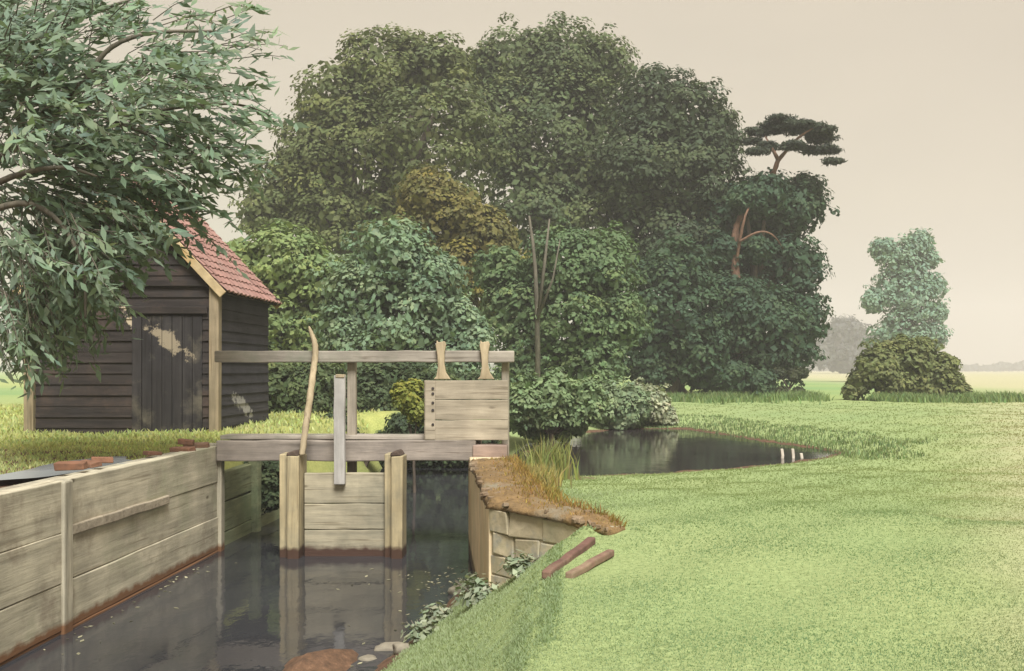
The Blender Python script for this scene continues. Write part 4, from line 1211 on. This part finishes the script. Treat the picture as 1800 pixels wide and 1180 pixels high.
# ------------------------------------------------------------------ shed
def shed():
    x0, x1, y0, y1 = -8.3, -5.42, 16.0, 18.8
    zg, ze, zr = 1.02, 3.47, 5.02
    xm = (x0 + x1) / 2
    root = thing('boat_shed', (xm, 17.4, 1.08), 'black tarred timber shed with a red tiled gable roof', 'shed')
    patch(M['shed'], -6.55, 0, 2.75, .42, .42, (.36, .30, .21), 0.3, 0, .52)
    patch(M['shed_v'], -6.15, 0, 2.55, .45, .4, (.24, .20, .14), 1.0, 0, .50)
    patch(M['shed_side'], 0, 17.3, 1.5, .75, .30, (.26, .25, .23), 2.0, 1, .48)
    xd0, xd1 = -6.72, -5.62

    def rake(z): return xm + (x1 - xm) * (1 - (z - ze) / (zr - ze)) if z > ze else x1
    # lapped horizontal boards of the gable wall
    m = MB(); z = zg; bh = .17
    while z < zr - .1:
        z1b = min(z + bh, zr - .05)
        xr = min(rake(z), rake(z1b)) if z1b > ze else x1
        xl = 2 * xm - xr
        segs = [(xl, xr)] if z > 2.95 else [(xl, xd0), (xd1, xr)]
        for a, b in segs:
            if b - a < .05: continue
            j = random.uniform(-.006, .006)
            m.add([(a, y0 - .030 + j, z), (b, y0 - .030 + j, z), (b, y0 - .006 + j, z1b + .02), (a, y0 - .006 + j, z1b + .02), (a, y0 + .02, z), (b, y0 + .02, z), (b, y0 + .02, z1b + .02), (a, y0 + .02, z1b + .02)],
                  [(0, 1, 2, 3), (5, 4, 7, 6), (4, 5, 1, 0), (3, 2, 6, 7), (4, 0, 3, 7), (1, 5, 6, 2)])
        z += bh
    m.build('front_wall', M['shed'], root)
    m = MB(); m.prism([(x0, zg), (x1, zg), (x1, ze), (xm, zr - .03), (x0, ze)], y0 + .03, y0 + .09); m.build('wall_lining', M['shed'], root)
    # door of vertical boards
    m = MB(); n = 7; w = (xd1 - xd0) / n
    for k in range(n):
        a = xd0 + k * w
        m.box((a + .005, y0 - .035 + random.uniform(-.006, .006), zg + .05 + random.uniform(0, .05)), (a + w - .005, y0 + .01, 2.95 - random.uniform(0, .01)))
    d = m.build('door', M['shed_v'], root, .004)
    m = MB(); m.box((xd0 - .02, y0 - .075, 2.97), (x1 - .11, y0 - .036, 3.08)); m.build('lintel', M['shed'], root, .008)
    m = MB(); m.box((x0 + .1, y0 - .07, 3.40), (x1 - .12, y0 - .036, 3.50)); m.build('tie_beam', M['shed'], root, .008)
    for xs_ in (x1, x0):
        m = MB(); m.box((xs_ - .075, y0 - .10, .98), (xs_ + .075, y0 + .05, ze + .0), jit=.004); m.build('corner_post', M['corner'], root, .01)
    # side and back walls
    for xs_, sg in ((x1, 1), (x0, -1)):
        m = MB(); z = zg
        while z < ze - .05:
            m.add([(xs_ + sg * .03, y0 + .06, z), (xs_ + sg * .03, y1, z), (xs_ + sg * .006, y1, min(z + bh + .02, ze)), (xs_ + sg * .006, y0 + .06, min(z + bh + .02, ze)),
                   (xs_ - sg * .03, y0 + .06, z), (xs_ - sg * .03, y1, z), (xs_ - sg * .03, y1, min(z + bh + .02, ze)), (xs_ - sg * .03, y0 + .06, min(z + bh + .02, ze))],
                  [(0, 1, 2, 3), (5, 4, 7, 6), (4, 5, 1, 0), (3, 2, 6, 7), (4, 0, 3, 7), (1, 5, 6, 2)])
            z += bh
        m.build('side_wall', M['shed_side'], root)
    m = MB(); m.prism([(x0, zg), (x1, zg), (x1, ze), (xm, zr - .03), (x0, ze)], y1 - .04, y1 + .02); m.build('back_wall', M['shed'], root)
    # roof
    ov, oy = .16, .14
    sl = (zr - ze) / (x1 - xm)
    for sg in (1, -1):
        m = MB()
        L = math.hypot((x1 - xm) + ov, sl * ((x1 - xm) + ov)); rows = 13; cols = 15
        ux, uz = 1 / math.sqrt(1 + sl * sl), -sl / math.sqrt(1 + sl * sl)
        nx_, nz_ = -uz, ux
        for r in range(rows):
            for c in range(cols):
                s0 = L * r / rows - .02; s1 = L * (r + 1) / rows + .045 + random.uniform(-.008, .008)
                ya = y0 - oy + (y1 - y0 + 2 * oy) * c / cols; yb = y0 - oy + (y1 - y0 + 2 * oy) * (c + 1) / cols
                k = 5; vs = []; fs = []; up = random.uniform(0, .004); j = random.uniform(-.004, .004)
                for e, (s, lift) in enumerate(((s0, .03), (s1, .055 + up))):
                    for q in range(k):
                        t = q / (k - 1)
                        y = ya + (yb - ya) * t * 1.06
                        b = .020 * math.sin(math.pi * min(1, t * 1.6)) if t < .63 else -.012 * math.sin(math.pi * (t - .6) / .4)
                        h = lift + b + j
                        vs.append((xm + sg * (ux * s + nx_ * h), y, zr + .02 + uz * s + nz_ * h))
                for q in range(k - 1): fs.append((q, q + 1, k + q + 1, k + q))
                nn = len(vs)
                for q in range(k):
                    v = vs[k + q]; vs.append((v[0] - sg * nx_ * .03, v[1], v[2] - nz_ * .03))
                for q in range(k - 1): fs.append((k + q, k + q + 1, nn + q + 1, nn + q))
                m.add(vs, fs)
        m.build('roof_slope', M['tile'], root)
        m = MB()
        m.bar((xm + sg * ux * .02, (y0 + y1) / 2, zr - .03), (xm + sg * (ux * L - .03), (y0 + y1) / 2, zr - .03 + uz * (L - .03)), (y1 - y0) + 2 * oy - .04, .03, up=(0, 0, 1))
        m.build('roof_deck', M['shed'], root)
        for yy in (y0 - oy - .02, y1 + oy + .02):
            m = MB(); m.bar((xm, yy, zr - .03), (xm + sg * ux * (L + .01), yy, zr - .03 + uz * (L + .01)), .035, .125, up=(0, 0, 1)); m.build('barge_board', M['barge'], root, .006)
    m = MB(); k = 14
    for i in range(k):
        ya = y0 - oy + (y1 - y0 + 2 * oy) * i / k; yb = y0 - oy + (y1 - y0 + 2 * oy) * (i + 1) / k + .02
        m.tube([(xm, ya, zr + .03), (xm, yb, zr + .035)], [.10, .11], 10)
    m.build('ridge_tiles', M['tile'], root, smooth=True)
    m = MB(); m.box((x1 - .05, y1 - .06, ze - .18), (x1 + .20, y1 + .12, ze - .06)); m.build('rafter_end', M['shed'], root, .01)


shed()

# ------------------------------------------------------------------ air
hz = MB(); hz.box((-720, -80, -2.0), (720, 920, 60))
haze = hz.build('haze', None)
haze['kind'] = 'stuff'; haze['label'] = 'pale haze over the meadow'; haze['category'] = 'haze'
hm = bpy.data.materials.new('haze'); hm.use_nodes = True
nt = hm.node_tree; nt.nodes.clear()
out = nt.nodes.new('ShaderNodeOutputMaterial'); pv = nt.nodes.new('ShaderNodeVolumePrincipled')
pv.inputs['Color'].default_value = (0.76, 0.74, 0.74, 1); pv.inputs['Density'].default_value = 0.0017
nt.links.new(pv.outputs[0], out.inputs['Volume'])
haze.data.materials.append(hm)

# ------------------------------------------------------------------ sky, sun, camera
sc = bpy.context.scene
SUN_EL, SUN_AZ = math.radians(52), math.radians(163)     # azimuth from +Y towards +X: behind and to the left
w = bpy.data.worlds.new('World'); sc.world = w; w.use_nodes = True
nt = w.node_tree; bg = nt.nodes['Background']
sky = nt.nodes.new('ShaderNodeTexSky'); sky.sky_type = 'NISHITA'; sky.sun_disc = False
sky.sun_elevation = SUN_EL; sky.sun_rotation = SUN_AZ
sky.dust_density = 4.0
tc = nt.nodes.new('ShaderNodeTexCoord')
sp = nt.nodes.new('ShaderNodeSeparateXYZ'); nt.links.new(tc.outputs['Generated'], sp.inputs[0])
cl = noise(nt, tc.outputs['Generated'], 2.2, 5, 0.55, (1, 1, 2.2))
veil = ramp(nt, cl, [(0.25, (4.25, 3.62, 2.82)), (0.5, (4.62, 3.95, 3.06)), (0.75, (4.98, 4.24, 3.26))]).outputs['Color']
low = nt.nodes.new('ShaderNodeMapRange'); nt.links.new(sp.outputs[2], low.inputs[0])
low.inputs[1].default_value = 0.0; low.inputs[2].default_value = 0.16; low.inputs[3].default_value = 0.65; low.inputs[4].default_value = 0.0
veil = mix(nt, low.outputs[0], veil, (3.1, 2.80, 2.62))
c = mix(nt, 0.93, sky.outputs['Color'], veil)
nt.links.new(c, bg.inputs['Color']); bg.inputs['Strength'].default_value = 0.1

sl = bpy.data.lights.new('sun', 'SUN'); sl.energy = 4.9; sl.angle = math.radians(24); sl.color = (1.0, 0.985, 0.965)
so = bpy.data.objects.new('sun', sl); C.objects.link(so)
dirv = Vector((math.sin(SUN_AZ) * math.cos(SUN_EL), math.cos(SUN_AZ) * math.cos(SUN_EL), math.sin(SUN_EL)))
so.rotation_euler = dirv.to_track_quat('Z', 'Y').to_euler()
so.location = (-10, -10, 30)

cam = bpy.data.cameras.new('camera'); co = bpy.data.objects.new('camera', cam); C.objects.link(co)
co.location = (0, 0, EYE); co.rotation_euler = (math.radians(90), 0, 0)
cam.sensor_width = 36; cam.lens = 36; cam.shift_x = -89 / 1800; cam.shift_y = 60 / 1800
cam.clip_start = 0.05; cam.clip_end = 3000
sc.camera = co
sc.view_settings.view_transform = 'Standard'; sc.view_settings.look = 'None'
sc.view_settings.exposure = 0.62; sc.view_settings.gamma = 1.0
sc.render.film_transparent = False
cy = sc.cycles
cy.use_denoising = True
cy.max_bounces = 6; cy.diffuse_bounces = 3; cy.glossy_bounces = 3; cy.transmission_bounces = 4; cy.volume_bounces = 1
